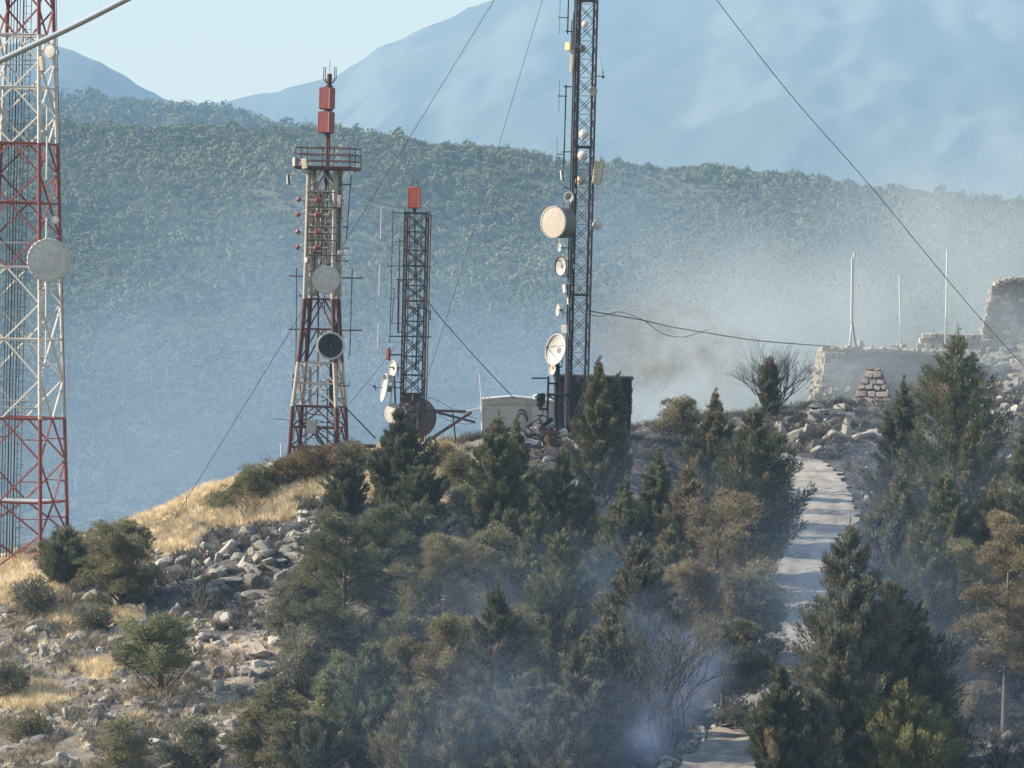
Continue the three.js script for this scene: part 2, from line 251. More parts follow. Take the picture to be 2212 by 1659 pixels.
// ---------- small builders; positions are in the world, moved into the thing they belong to ----------
const CYL = new THREE.CylinderGeometry(1, 1, 1, 6), CYL12 = new THREE.CylinderGeometry(1, 1, 1, 12), BOX = new THREE.BoxGeometry(1, 1, 1), UP = V(0, 1, 0);
const S = (d) => F / d;   // photo pixels to a metre at that distance
function bar(name, a, b, r, m, parent, geo = CYL, flat = 1) {
  const o = part(name, geo, m, parent), v = b.clone().sub(a), l = v.length();
  o.position.copy(a).add(b).multiplyScalar(0.5).sub(parent.position); o.quaternion.setFromUnitVectors(UP, v.normalize()); o.scale.set(r, l, r * flat); return o;
}
function box(name, c, w, h, dp, m, parent, ry = 0, rz = 0, rx = 0) { const o = part(name, BOX, m, parent); o.position.copy(c).sub(parent.position); o.scale.set(w, h, dp); o.rotation.set(rx, ry, rz, 'YXZ'); return o; }
function bevel(w, h, dp, b = 0.02) { const s = new THREE.Shape(), x = w / 2 - b, y = h / 2 - b; s.moveTo(-x, -y); s.lineTo(x, -y); s.lineTo(x, y); s.lineTo(-x, y); const g = new THREE.ExtrudeGeometry(s, { depth: dp - 2 * b, bevelThickness: b, bevelSize: b, bevelSegments: 1 }); g.translate(0, 0, -dp / 2 + b); return g; }
function lathe(pts, n = 36) { const g = new THREE.LatheGeometry(pts.map(([r, z]) => new THREE.Vector2(r, z)), n); g.rotateX(Math.PI / 2); return g; }
function tube(name, pts, r, m, parent, seg = 24) { const g = new THREE.TubeGeometry(new THREE.CatmullRomCurve3(pts.map((p) => p.clone().sub(parent ? parent.position : V(0, 0, 0)))), seg, r, 5); return parent ? part(name, g, m, parent) : new THREE.Mesh(g, m); }
const rad = (a) => a * Math.PI / 180;
// a dish or drum antenna: centre by photo position and distance, radius in photo pixels, turned az degrees to the left of the viewer
function drum(label, px, py, d, R, az, o = {}) {
  const c = W(px, py, d), r = R / S(d), g = thing(o.name ?? 'drum_antenna', label, 'antenna', c, 'dish antennas on the towers'), dep = (o.depth ?? 0.6) * r, dome = o.dome ?? 0.05;
  g.rotation.set(rad(-(o.el ?? 0)), rad(-az), 0, 'YXZ');
  part('radome', lathe([[0, dome * r], [r * 0.5, dome * r * 0.75], [r * 0.97, 0], [r * 0.985, -0.02 * r]]), o.face ?? M.dish, g);
  const rim = part('rim', lathe([[r * 0.965, 0.012], [r * 1.03, 0.012], [r * 1.03, -0.09 * r], [r * 0.99, -0.09 * r]]), o.rim ?? M.dishPlain, g);
  part('shroud', lathe([[r * 0.99, -0.08 * r], [r * 0.99, -dep]]), o.side ?? M.shell, g);
  part('back_shell', lathe([[r * 0.99, -dep], [r * 0.75, -dep - 0.16 * r], [r * 0.4, -dep - 0.32 * r], [0.001, -dep - 0.4 * r]]), o.side ?? M.shell, g);
  if (o.lacing) for (let i = 0; i < 26; i++) { const a = i / 26 * 6.283, q = part('lacing_clip', BOX, M.dishPlain, rim); q.position.set(Math.cos(a) * r, Math.sin(a) * r, 0.012); q.rotation.z = a; q.scale.set(0.05, 0.05, 0.05); }
  const pole = part('mount_pole', CYL12, M.galv, g); pole.position.set(0, 0, -dep - 0.47 * r); pole.scale.set(0.045, r * 1.9, 0.045);
  const br = part('mount_bracket', BOX, M.steel, g); br.position.set(0, 0, -dep - 0.4 * r); br.scale.set(0.18, 0.2, 0.16 * r + 0.05);
  return g;
}
function bowl(label, px, py, d, R, az, o = {}) {
  const c = W(px, py, d), r = R / S(d), g = thing(o.name ?? 'satellite_dish', label, 'antenna', c, 'dish antennas on the towers'), k = o.deep ?? 0.3, prof = [];
  g.rotation.set(rad(-(o.el ?? 0)), rad(-az), rad(o.turn ?? 0), 'YXZ');
  for (let i = 0; i <= 9; i++) { const q = i / 9; prof.push([Math.max(0.001, q * r), -k * r + k * r * q * q]); }
  const rf = part('reflector', lathe(prof), o.face ?? M.dishPlain, g);
  part('rim', new THREE.TorusGeometry(r, 0.022 + 0.012 * r, 6, 40), o.rim ?? M.dishPlain, rf);
  const hub = part('back_hub', CYL12, M.steel, rf); hub.rotation.x = Math.PI / 2; hub.position.z = -k * r - 0.08; hub.scale.set(0.22 * r, 0.2, 0.22 * r);
  if (o.feed !== 0) {
    const f = part('feed_horn', CYL12, M.steel, g); f.rotation.x = Math.PI / 2; f.position.set(0, 0, r * 0.75); f.scale.set(0.07 * r + 0.01, 0.2 * r, 0.07 * r + 0.01);
    for (const a of o.arms ?? [-90, 30, 150]) { const p = V(Math.cos(rad(a)) * r * 0.97, Math.sin(rad(a)) * r * 0.97, 0), q = V(0, 0, r * 0.75), v = q.clone().sub(p), s = part('feed_strut', CYL, M.steel, g); s.position.copy(p).add(q).multiplyScalar(0.5); s.quaternion.setFromUnitVectors(UP, v.clone().normalize()); s.scale.set(0.014, v.length(), 0.014); }
  }
  const pole = part('mount_pole', CYL12, M.galv, g); pole.position.set(0, -0.1 * r, -k * r - 0.22); pole.scale.set(0.035, r * 1.6 + 0.2, 0.035);
  return g;
}
function panel(label, px, py, d, w, h, az, o = {}) {
  const c = W(px, py, d), s = S(d), g = thing('panel_antenna', label, 'antenna', c, o.group ?? 'panel antennas on the towers');
  g.rotation.set(0, rad(-az), rad(-(o.tilt ?? 0)), 'YXZ');
  const dp = o.deep ?? 0.12;
  const hs = part('housing', bevel(w / s, h / s, dp, Math.min(0.02, dp / 4)), o.m ?? M.cream, g);
  const b = part('backing_plate', BOX, o.back ?? M.maroon, hs); b.position.z = -dp / 2 - 0.012; b.scale.set(w / s * 1.04, h / s * 0.97, 0.02);
  const p = part('mount_pipe', CYL, M.steel, g); p.position.z = -dp / 2 - 0.07; p.scale.set(0.03, h / s * 1.15, 0.03);
  for (const k of [-1, 1]) { const q = part('clamp', BOX, M.steel, g); q.position.set(0, k * h / s * 0.36, -dp / 2 - 0.045); q.scale.set(0.1, 0.05, 0.08); }
  return g;
}
// four-legged lattice tower
function tower(name, label, base, d, theta, levels, hw, o) {
  const b = W(base[0], base[1], d), g = thing(name, label, 'tower', b, 'lattice towers on the summit'), s = S(d), c = Math.cos(rad(theta)), sn = Math.sin(rad(theta));
  const at = (py, i) => { const h = hw(py) / s, sx = [-1, 1, 1, -1][i], sz = [1, 1, -1, -1][i], y = W(base[0] + (base[1] - py) * 0.0244, py, d).y; return V(b.x + h * (sx * c - sz * sn), y, b.z + h * (sx * sn + sz * c)); };
  for (let i = 0; i < 4; i++) for (let k = 0; k + 1 < levels.length; k++) bar('leg', at(levels[k], i), at(levels[k + 1], i), o.leg, o.paint((levels[k] + levels[k + 1]) / 2), g, o.legGeo ?? CYL12);
  levels.forEach((py, k) => {
    const m = o.paint(py + (o.shift ?? 2));
    for (let i = 0; i < 4; i++) {
      const j = (i + 1) % 4;
      if (k < levels.length - 1 || o.last) bar('horizontal_brace', at(py, i), at(py, j), o.hor, m, g, BOX, o.flat ?? 1);
      if (k + 1 >= levels.length) continue;
      const q = levels[k + 1], mm = o.paint((py + q) / 2), mid = (u) => at(u, i).lerp(at(u, j), 0.5), e = o.dia;
      if (o.kind === 'diamond') { const h = (py + q) / 2; for (const [a, z] of [[mid(py), at(h, i)], [mid(py), at(h, j)], [at(h, i), mid(q)], [at(h, j), mid(q)]]) bar('diagonal_brace', a, z, e, mm, g, BOX, 0.6); }
      else if (o.kind === 'vee') { bar('diagonal_brace', mid(py), at(q, i), e, mm, g, BOX, 0.6); bar('diagonal_brace', mid(py), at(q, j), e, mm, g, BOX, 0.6); }
      else for (const [a, z] of [[at(py, i), at(q, j)], [at(py, j), at(q, i)]]) bar('diagonal_brace', a, z, e, mm, g, CYL);
    }
  });
  return { g, at, s, b };
}
function ladder(t, px0, py0, px1, py1, d, w, m, step = 0.3) {
  const a = W(px0, py0, d), b = W(px1, py1, d), L = a.distanceTo(b);
  for (const k of [-1, 1]) bar('ladder_rail', a.clone().add(V(k * w, 0, 0)), b.clone().add(V(k * w, 0, 0)), 0.018, m, t);
  for (let y = step; y < L; y += step) { const p = a.clone().lerp(b, y / L); bar('ladder_rung', p.clone().add(V(-w, 0, 0)), p.clone().add(V(w, 0, 0)), 0.011, m, t); }
}
const P = (px, py, d) => W(px, py, d);
// ---------- tower at the left edge, red and white ----------
{
  const d = 251, bands = (y) => y < 77 ? M.red : y < 309 ? M.white : y < 576 ? M.red : y < 901 ? M.white : M.red;
  const T = tower('lattice_tower', 'tall red and white square lattice tower cut off at the left edge', [22, 1215], d, 13, [-40, 77, 190, 310, 438, 577, 732, 902, 1082, 1222], (py) => 54 + (py - 77) * 0.0398, { leg: 0.085, hor: 0.085, dia: 0.075, kind: 'diamond', paint: bands, shift: 1 });
  const t = T.g;
  // light sub-braces of the two lowest bays
  for (const [y0, y1] of [[902, 1082], [1082, 1222]]) for (const f of [0.25, 0.75]) for (let i = 0; i < 4; i++) { const y = lerp(y0, y1, f), j = (i + 1) % 4, mid = f < 0.5 ? lerp(0.5, 1, 0.5) : 0.75; for (const [a, b] of [[i, j], [j, i]]) bar('sub_brace', T.at(y, b), T.at(y, a).lerp(T.at(y, b), mid), 0.045, M.red, t, BOX, 0.7); }
  for (const [x, r] of [[14, 0.022], [20, 0.018], [27, 0.03], [33, 0.02], [40, 0.028], [46, 0.016]]) { const a = P(x + 12, 0, d + 1.4), b = P(x - 14, 1205, d + 1.4); bar('feeder_cable', a, b, r, M.cable, t); }
  ladder(t, 62, -20, 32, 1205, d + 0.9, 0.16, M.steel, 0.34);
  for (let y = 120; y < 1200; y += 68) bar('cage_hoop', P(62 - (y + 20) * 0.0245, y, d + 0.6), P(78 - (y + 20) * 0.0245, y, d + 0.6), 0.014, M.steel, t);
  bar('lightning_wire', P(122, -10, d - 0.6), P(146, 1160, d - 0.6), 0.02, M.cable, t);
  for (const y of [150, 190, 310, 438, 577, 732, 846, 946, 1040, 1130]) bar('wire_standoff', P(116 + y * 0.016, y, d - 0.8), P(124.5 + y * 0.019, y, d - 0.6), 0.016, M.steel, t);
  for (const [y0, y1, y] of [[130, 155, 0], [140, 165, 0], [525, 545, 1], [865, 880, 1], [880, 895, 0]]) bar('platform_beam', T.at(y0, 0).lerp(T.at(y0, 3), 0.4), T.at(y0, 1).lerp(T.at(y0, 2), 0.4), 0.05, M.galv, t, BOX);
  box('rest_platform', T.at(1080, 0).lerp(T.at(1080, 2), 0.5), 3.2, 0.04, 3.2, M.galv, t, rad(-13));
  // what hangs on it
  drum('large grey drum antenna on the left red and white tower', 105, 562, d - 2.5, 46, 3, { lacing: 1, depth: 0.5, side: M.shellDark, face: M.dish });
  drum('small grey drum antenna near the top of the left tower', 108, 111, d - 2, 14, 32, { depth: 0.35 });
  drum('tiny round antenna above the large drum of the left tower', 120, 475, d - 2, 8.2, 12, { depth: 0.3 });
  panel('tilted cream panel hanging below the small drum of the left tower', 91, 138, d - 2.2, 9, 31, 25, { tilt: -9, deep: 0.16, m: M.cream, back: M.dirtyWhite });
  panel('small grey box antenna at the right edge of the left tower', 125, 114, d - 1.5, 6, 9, -30, { m: M.shell, back: M.steel });
  for (const [y0, y1, lb] of [[232, 282, 'upper white tubular antenna on the left tower leg'], [295, 388, 'white tubular antenna on the red leg of the left tower'], [470, 520, 'short white tubular antenna just above the large drum'], [610, 684, 'white tubular antenna just below the large drum'], [712, 782, 'lowest white tubular antenna on the left tower leg']]) {
    const g = thing('tube_antenna', lb, 'antenna', P(103, y1, d - 2.2), 'tubular antennas on the left tower'), x = 103 - (y0 + y1) * 0.003;
    bar('tube', P(x + 1, y0, d - 2.2), P(x, y1, d - 2.2), 0.035, M.whip, g, CYL12); for (const k of [0.12, 0.88]) { const y = lerp(y0, y1, k); bar('clamp', P(x - 9, y, d - 2), P(x + 2, y, d - 2.2), 0.04, M.steel, g, BOX); }
  }
}
// ---------- the middle red and white tower with a railed platform ----------
const dB = 253;
{
  const d = dB, bands = (y) => y < 372 ? M.redDark : y < 647 ? M.dirtyWhite : y < 784 ? M.redDark : y < 877 ? M.dirtyWhite : M.redDark;
  const hw = curve([[366, 29], [560, 30], [646, 31], [711, 34.5], [783, 39.5], [878, 48], [966, 52], [1015, 55]]);
  const T = tower('lattice_tower', 'stout red and white tower crowned by a railed platform and red boxes', [686, 1014], d, 10, [366, 413, 452, 491, 552, 600, 646, 711, 783, 828, 878, 923, 966, 1014], hw, { leg: 0.095, hor: 0.07, dia: 0.06, kind: 'vee', paint: bands });
  const t = T.g;
  for (let i = 0; i < 4; i++) for (const [a, b] of [[646, 783], [372, 640], [790, 870], [880, 1010]]) for (const k of [0.08, 0.16]) { const j = (i + 1) % 4; bar('leg_plate', T.at(a, i).lerp(T.at(a, j), k), T.at(b, i).lerp(T.at(b, j), k), 0.05, bands((a + b) / 2), t, BOX, 0.4); }
  ladder(t, 718, 372, 700, 1000, d - 0.3, 0.17, M.galv, 0.28);
  for (const [x, y0, y1, r, m] of [[722, 380, 640, 0.06, M.dirtyWhite], [727, 380, 552, 0.04, M.cable], [716, 413, 900, 0.035, M.cable], [731, 420, 640, 0.07, M.dirtyWhite], [684, 640, 875, 0.04, M.rustSteel], [712, 720, 880, 0.06, M.dark], [724, 700, 880, 0.08, M.dark], [706, 840, 1000, 0.03, M.cable], [700, 414, 560, 0.03, M.cable], [694, 420, 560, 0.025, M.galv], [710, 420, 552, 0.025, M.galv]]) bar('feeder_cable', P(x + (1000 - y0) * 0.012, y0, d - 0.5), P(x + (1000 - y1) * 0.012, y1, d - 0.5), r, m, t);
  const r = rng(5);
  for (let i = 0; i < 120; i++) { const y0 = 405 + r() * 215, x = 672 + r() * 56, q = d - 0.65 + r() * 1.1, v = r() < 0.5; bar('conduit', P(x, y0, q), v ? P(x - 0.4, y0 + 18 + r() * 46, q) : P(x + 8 + r() * 22, y0 + (r() - 0.5) * 3, q), 0.014 + r() * 0.03, [M.cable, M.dirtyWhite, M.dirtyWhite, M.rustSteel][(r() * 4) | 0], t); }
  for (let i = 0; i < 30; i++) { const y0 = 795 + r() * 190, x = 655 + r() * 70, q = d - 0.9 + r(); bar('conduit', P(x, y0, q), P(x + 10 + r() * 30, y0 + (r() - 0.5) * 30, q), 0.012 + r() * 0.016, M.cable, t); }
  for (const [x, y0, y1, w] of [[678, 392, 640, 0.16], [728, 392, 640, 0.2], [690, 420, 552, 0.1], [717, 560, 640, 0.14], [668, 792, 872, 0.14], [724, 790, 1000, 0.18], [660, 880, 1000, 0.12]]) bar('cable_tray', P(x + (1000 - y0) * 0.011, y0, d + 0.35), P(x + (1000 - y1) * 0.011, y1, d + 0.35), w, M.dirtyWhite, t, BOX, 0.25);
  // platform and railing
  const fl = 366, dk = W(709, fl, d), pw = 1.2, c = Math.cos(rad(10)), s = Math.sin(rad(10)), co = (sx, sz) => V(dk.x + pw * (sx * c - sz * s), dk.y, dk.z + pw * (sx * s + sz * c));
  const pf = thing('service_platform', 'dark red railed service platform on top of the stout tower', 'platform', dk);
  const deck = part('deck', BOX, M.redDark, pf); deck.rotation.y = rad(-10); deck.scale.set(2 * pw, 0.07, 2 * pw);
  const cs = [co(-1, 1), co(1, 1), co(1, -1), co(-1, -1)];
  for (let i = 0; i < 4; i++) {
    const a = cs[i], b = cs[(i + 1) % 4];
    bar('edge_beam', a.clone().add(V(0, 0.06, 0)), b.clone().add(V(0, 0.06, 0)), 0.11, M.redDark, pf, BOX);
    for (const h of [0.36, 0.64, 0.93]) bar('rail', a.clone().add(V(0, h, 0)), b.clone().add(V(0, h, 0)), 0.024, M.redDark, pf);
    for (const k of [0, 0.5]) { const q = a.clone().lerp(b, k); bar('post', q, q.clone().add(V(0, 0.95, 0)), 0.034, M.redDark, pf, BOX); }
  }
  bar('davit', P(640, 371, d - 1), P(672, 370, d - 1), 0.03, M.galv, pf); bar('davit_hook', P(766, 364, d - 0.4), P(766, 374, d - 0.4), 0.06, M.redDark, pf, BOX);
  // mast and boxes
  const ms = thing('antenna_mast', 'dark red steel mast rising through the railed platform', 'mast', P(705, 418, d));
  bar('pole', P(705, 418, d), P(712.2, 160, d), 0.11, M.redDark, ms, CYL12); bar('conduit', P(709.5, 372, d - 0.13), P(712, 288, d - 0.13), 0.045, M.cable, ms);
  bar('brace', P(705, 372, d - 0.2), P(727, 405, d - 0.6), 0.035, M.dark, ms); for (const y of [288.5, 239, 187]) bar('flange', P(708.6 + (288 - y) * 0.0244, y + 1, d), P(708.6 + (288 - y) * 0.0244, y - 1, d), 0.2, M.redDark, ms, CYL12);
  for (const [x, y, w, h, lb] of [[706.5, 213, 34, 46, 'upper red box antenna on the stout tower mast'], [704.5, 264.5, 36, 45, 'lower red box antenna on the stout tower mast']]) {
    const g = thing('box_antenna', lb, 'antenna', P(x, y, d), 'red box antennas on the masts'), ww = w / S(d) / 1.36, hh = h / S(d);
    g.rotation.y = rad(-26); const hs = part('housing', bevel(ww, hh, ww, 0.03), M.radomeRed, g);
    for (const sx of [-1, 1]) for (const sz of [-1, 1]) { const e = part('edge_strip', BOX, M.radomeEdge, hs); e.position.set(sx * (ww / 2 - 0.006), 0, sz * (ww / 2 - 0.006)); e.scale.set(0.035, hh * 0.96, 0.035); }
    for (const sy of [-1, 1]) { const e = part('end_cap', BOX, M.maroon, hs); e.position.y = sy * (hh / 2 + 0.012); e.scale.set(ww * 0.8, 0.03, ww * 0.8); }
  }
  const wh = thing('whip_cluster', 'cluster of curved whips and a red beacon topping the stout tower', 'antenna', P(711.5, 178, d));
  bar('rod', P(711.5, 178, d), P(713.5, 128, d), 0.012, M.cable, wh); { const b = part('beacon', new THREE.SphereGeometry(0.085, 10, 8), M.radomeRed, wh); b.scale.y = 1.4; b.position.copy(P(712.5, 167, d)).sub(wh.position); }
  for (const [x, z] of [[699.5, 0.15], [703, -0.2], [722.5, -0.15], [726, 0.15]]) tube('curved_whip', [P(711.6, 184, d), P(lerp(712, x, 0.6), 178, d + z), P(x, 170, d + z), P(x + 0.3, 158, d + z), P(x + 0.5, 145, d + z)], 0.02, M.cable, wh, 12);
  bar('collar', P(711.2, 186, d), P(711.9, 176, d), 0.09, M.dark, wh, CYL12);
  // red dipole radiators
  const rows = ['topmost', 'second', 'third', 'lowest'];
  [432, 464, 502, 535].forEach((y, k) => {
    const x = 688.5 - k * 0.8, g = thing('dipole_antenna', rows[k] + ' red dipole on the front of the stout tower', 'antenna', P(x, y, d - 1.3), 'red dipoles on the stout tower');
    part('feed_box', bevel(0.31, 0.2, 0.2, 0.06), M.radomeRed, g); bar('radiator', P(x - 21, y + 0.3, d - 1.3), P(x + 21, y + 0.3, d - 1.3), 0.03, M.dirtyWhite, g, CYL12);
    bar('support_arm', P(x - 3, y + 2, d - 1.3), P(x + 1 - 4, y + (k % 2 ? -14 : 14), d - 0.7), 0.025, M.galv, g); bar('support_arm', P(x + 4, y + 2, d - 1.3), P(x + 7, y + (k % 2 ? -14 : 14), d - 0.7), 0.025, M.galv, g);
    const xs = 645.5 - k * 0.9, dy = k % 2 ? 1 : -1, h = thing('dipole_antenna', rows[k] + ' red dipole reaching out left of the stout tower', 'antenna', P(xs, y - 1, d), 'red dipoles on the stout tower');
    const fb = part('feed_box', bevel(0.2, 0.2, 0.2, 0.06), M.radomeRed, h); fb.rotation.z = dy * 0.7;
    bar('radiator', P(xs - 1, y - 1, d - 0.4), P(xs - 1, y - 1, d + 0.4), 0.03, M.dirtyWhite, h, CYL12); for (const q of [0, 3]) bar('support_arm', P(xs + 2 + q, y - 1, d - 0.05), P(xs + 18 + q, y - 1 - dy * 12, d - 0.1), 0.02, M.galv, h);
  });
  { const g = thing('dipole_rack', 'rusty pipe rack carrying the red dipoles on the stout tower', 'rack', P(662, 552, d)); for (const [x, q] of [[664, -1], [670, -0.9], [689, -1], [697, -0.95], [660, 0.2], [733, -0.6], [737, 0.3]]) bar('upright', P(x + 2, 418, d + q), P(x - 1.2, 553, d + q), 0.02, M.rustSteel, g); for (const y of [415, 447, 491, 504, 519, 551]) { bar('crossbar', P(662, y, d - 1), P(727, y + 1, d - 0.9), 0.022, M.dark, g); bar('crossbar', P(656, y + 3, d + 0.1), P(672, y + 3, d + 0.1), 0.016, M.rustSteel, g); } for (const y of [425, 437, 455, 470, 482, 511, 528, 540]) bar('crossbar', P(664, y, d - 0.8), P(735, y, d - 0.6), 0.012, M.rustSteel, g); }
  drum('pale grey drum antenna with a wire crossing it on the stout tower', 704, 604, d - 2, 30, 2, { depth: 0.35, face: M.dish });
  { const g = drum('open black meshed drum with white rim on the stout tower', 714, 747, d - 2.2, 27, -6, { depth: 0.7, face: M.net, dome: -0.22, rim: M.dishPlain }); const f = part('feed_horn', CYL12, M.steel, g); f.rotation.x = Math.PI / 2; f.position.z = -0.02; f.scale.set(0.06, 0.25, 0.06); part('outer_band', new THREE.TorusGeometry(0.575, 0.035, 6, 40), M.dishPlain, g); }
  // side dipole masts
  const side = (lb, x0, y0, x1, y1, arms) => { const g = thing('pole_antenna', lb, 'antenna', P(x1, y1, d), 'thin pole antennas beside the stout tower'); bar('pole', P(x0, y0, d), P(x1, y1, d), 0.025, M.cable, g); for (const [xa, xb, y] of arms) bar('arm', P(xa, y, d), P(xb, y + 1, d), 0.035, M.rustSteel, g); };
  side('outer thin pole antenna left of the stout tower', 641, 578, 639, 790, [[625, 665, 596], [623, 660, 711]]);
  side('inner thin pole antenna left of the stout tower', 659, 577, 644, 792, [[646, 664, 639]]);
  side('thin pole antenna right of the stout tower', 761, 580, 755.5, 768, [[730, 784, 600], [736, 782, 713]]);
  side('slanting black pole antenna at the upper right of the stout tower', 759, 379, 748, 518, [[738, 756, 398], [740, 752, 490]]);
  panel('white tilted panel on the corner of the railed platform', 658, 354, d - 1.2, 12, 22, 20, { tilt: -8, m: M.cream }); panel('grey panel seen edge-on left of the railed platform', 637, 350, d - 0.5, 14, 19, 62, { tilt: -6, m: M.shell });
  panel('thin white bracket antenna hanging left below the platform', 621, 388, d - 0.6, 3, 21, 60, { tilt: -10, m: M.whip, deep: 0.05, back: M.steel }); panel('tall cream panel on the right flank of the stout tower', 741, 452, d - 0.7, 6, 36, -10, { tilt: 2 });
  panel('short white panel high on the right flank of the stout tower', 733, 435, d - 1, 8, 26, 15, { m: M.dirtyWhite }); 
  drum('small white round antenna low right of the red dipoles', 736, 546, d - 1.4, 6, -20, { depth: 0.7, dome: 0.4 }); drum('small white round antenna at the left flank below the dipoles', 661, 562, d - 1, 6, 60, { depth: 0.5, dome: 0.3 });
  panel('grey equipment cabinet hung between the legs of the stout tower', 673, 922, d - 1.3, 20, 29, 8, { m: M.dirtyWhite, deep: 0.3, group: 'cabinets' });
  { const g = thing('upright_antenna', 'dark upright bar on the lower left leg of the stout tower', 'antenna', P(632, 878, d)); bar('pole', P(634, 808, d), P(631.5, 878, d), 0.07, M.rustSteel, g, BOX); bar('bracket', P(633, 820, d), P(650, 821, d - 0.2), 0.04, M.whip, g); bar('bracket', P(633, 862, d), P(648, 862, d - 0.2), 0.04, M.steel, g); }
  { const g = thing('lamp_bracket', 'upturned pipe bracket on the right of the stout tower', 'bracket', P(740, 833, d - 0.8)); bar('arm', P(728, 833, d - 0.8), P(755, 834, d - 0.8), 0.03, M.rustSteel, g); bar('stub', P(754.5, 834, d - 0.8), P(755, 823, d - 0.8), 0.055, M.dirtyWhite, g, BOX); }
  { const g = thing('antenna', 'thin rod pointing left from the base of the stout tower', 'antenna', P(640, 908, d)); g.name = numbered('rod_antenna'); bar('rod', P(592, 905, d), P(645, 909, d), 0.015, M.cable, g); bar('clamp', P(620, 880, d), P(626, 895, d), 0.02, M.whip, g); bar('loop', P(626, 895, d), P(638, 897, d), 0.015, M.whip, g); }
  for (let k = 0; k < 3; k++) tube('hanging_cable', [P(655, 905 + k * 6, d - 1.1), P(675, 915 + k * 8, d - 1.2), P(690, 945 + k * 6, d - 1.2), P(703, 962, d - 1.2), P(716, 969, d - 1.2)], 0.03, M.cable, t, 14);
  { const g = thing('white_pipe', 'white cable duct leading from the stout tower foot', 'pipe', P(714, 969, d - 1.4)); bar('duct', P(714, 967, d - 1.4), P(786, 975, d - 1.4), 0.07, M.whip, g, BOX); bar('coupling', P(714, 967, d - 1.4), P(717, 967.4, d - 1.4), 0.09, M.dishPlain, g, BOX); }
  { const g = thing('steel_beam', 'dark steel beam along the ridge right of the stout tower', 'beam', P(740, 965, d + 1)); bar('beam', P(735, 964, d + 1), P(812, 966, d + 1), 0.1, M.rustSteel, g, BOX); bar('flange', P(735, 962, d + 0.95), P(812, 964, d + 0.95), 0.15, M.rustSteel, g, BOX, 0.2); }
}
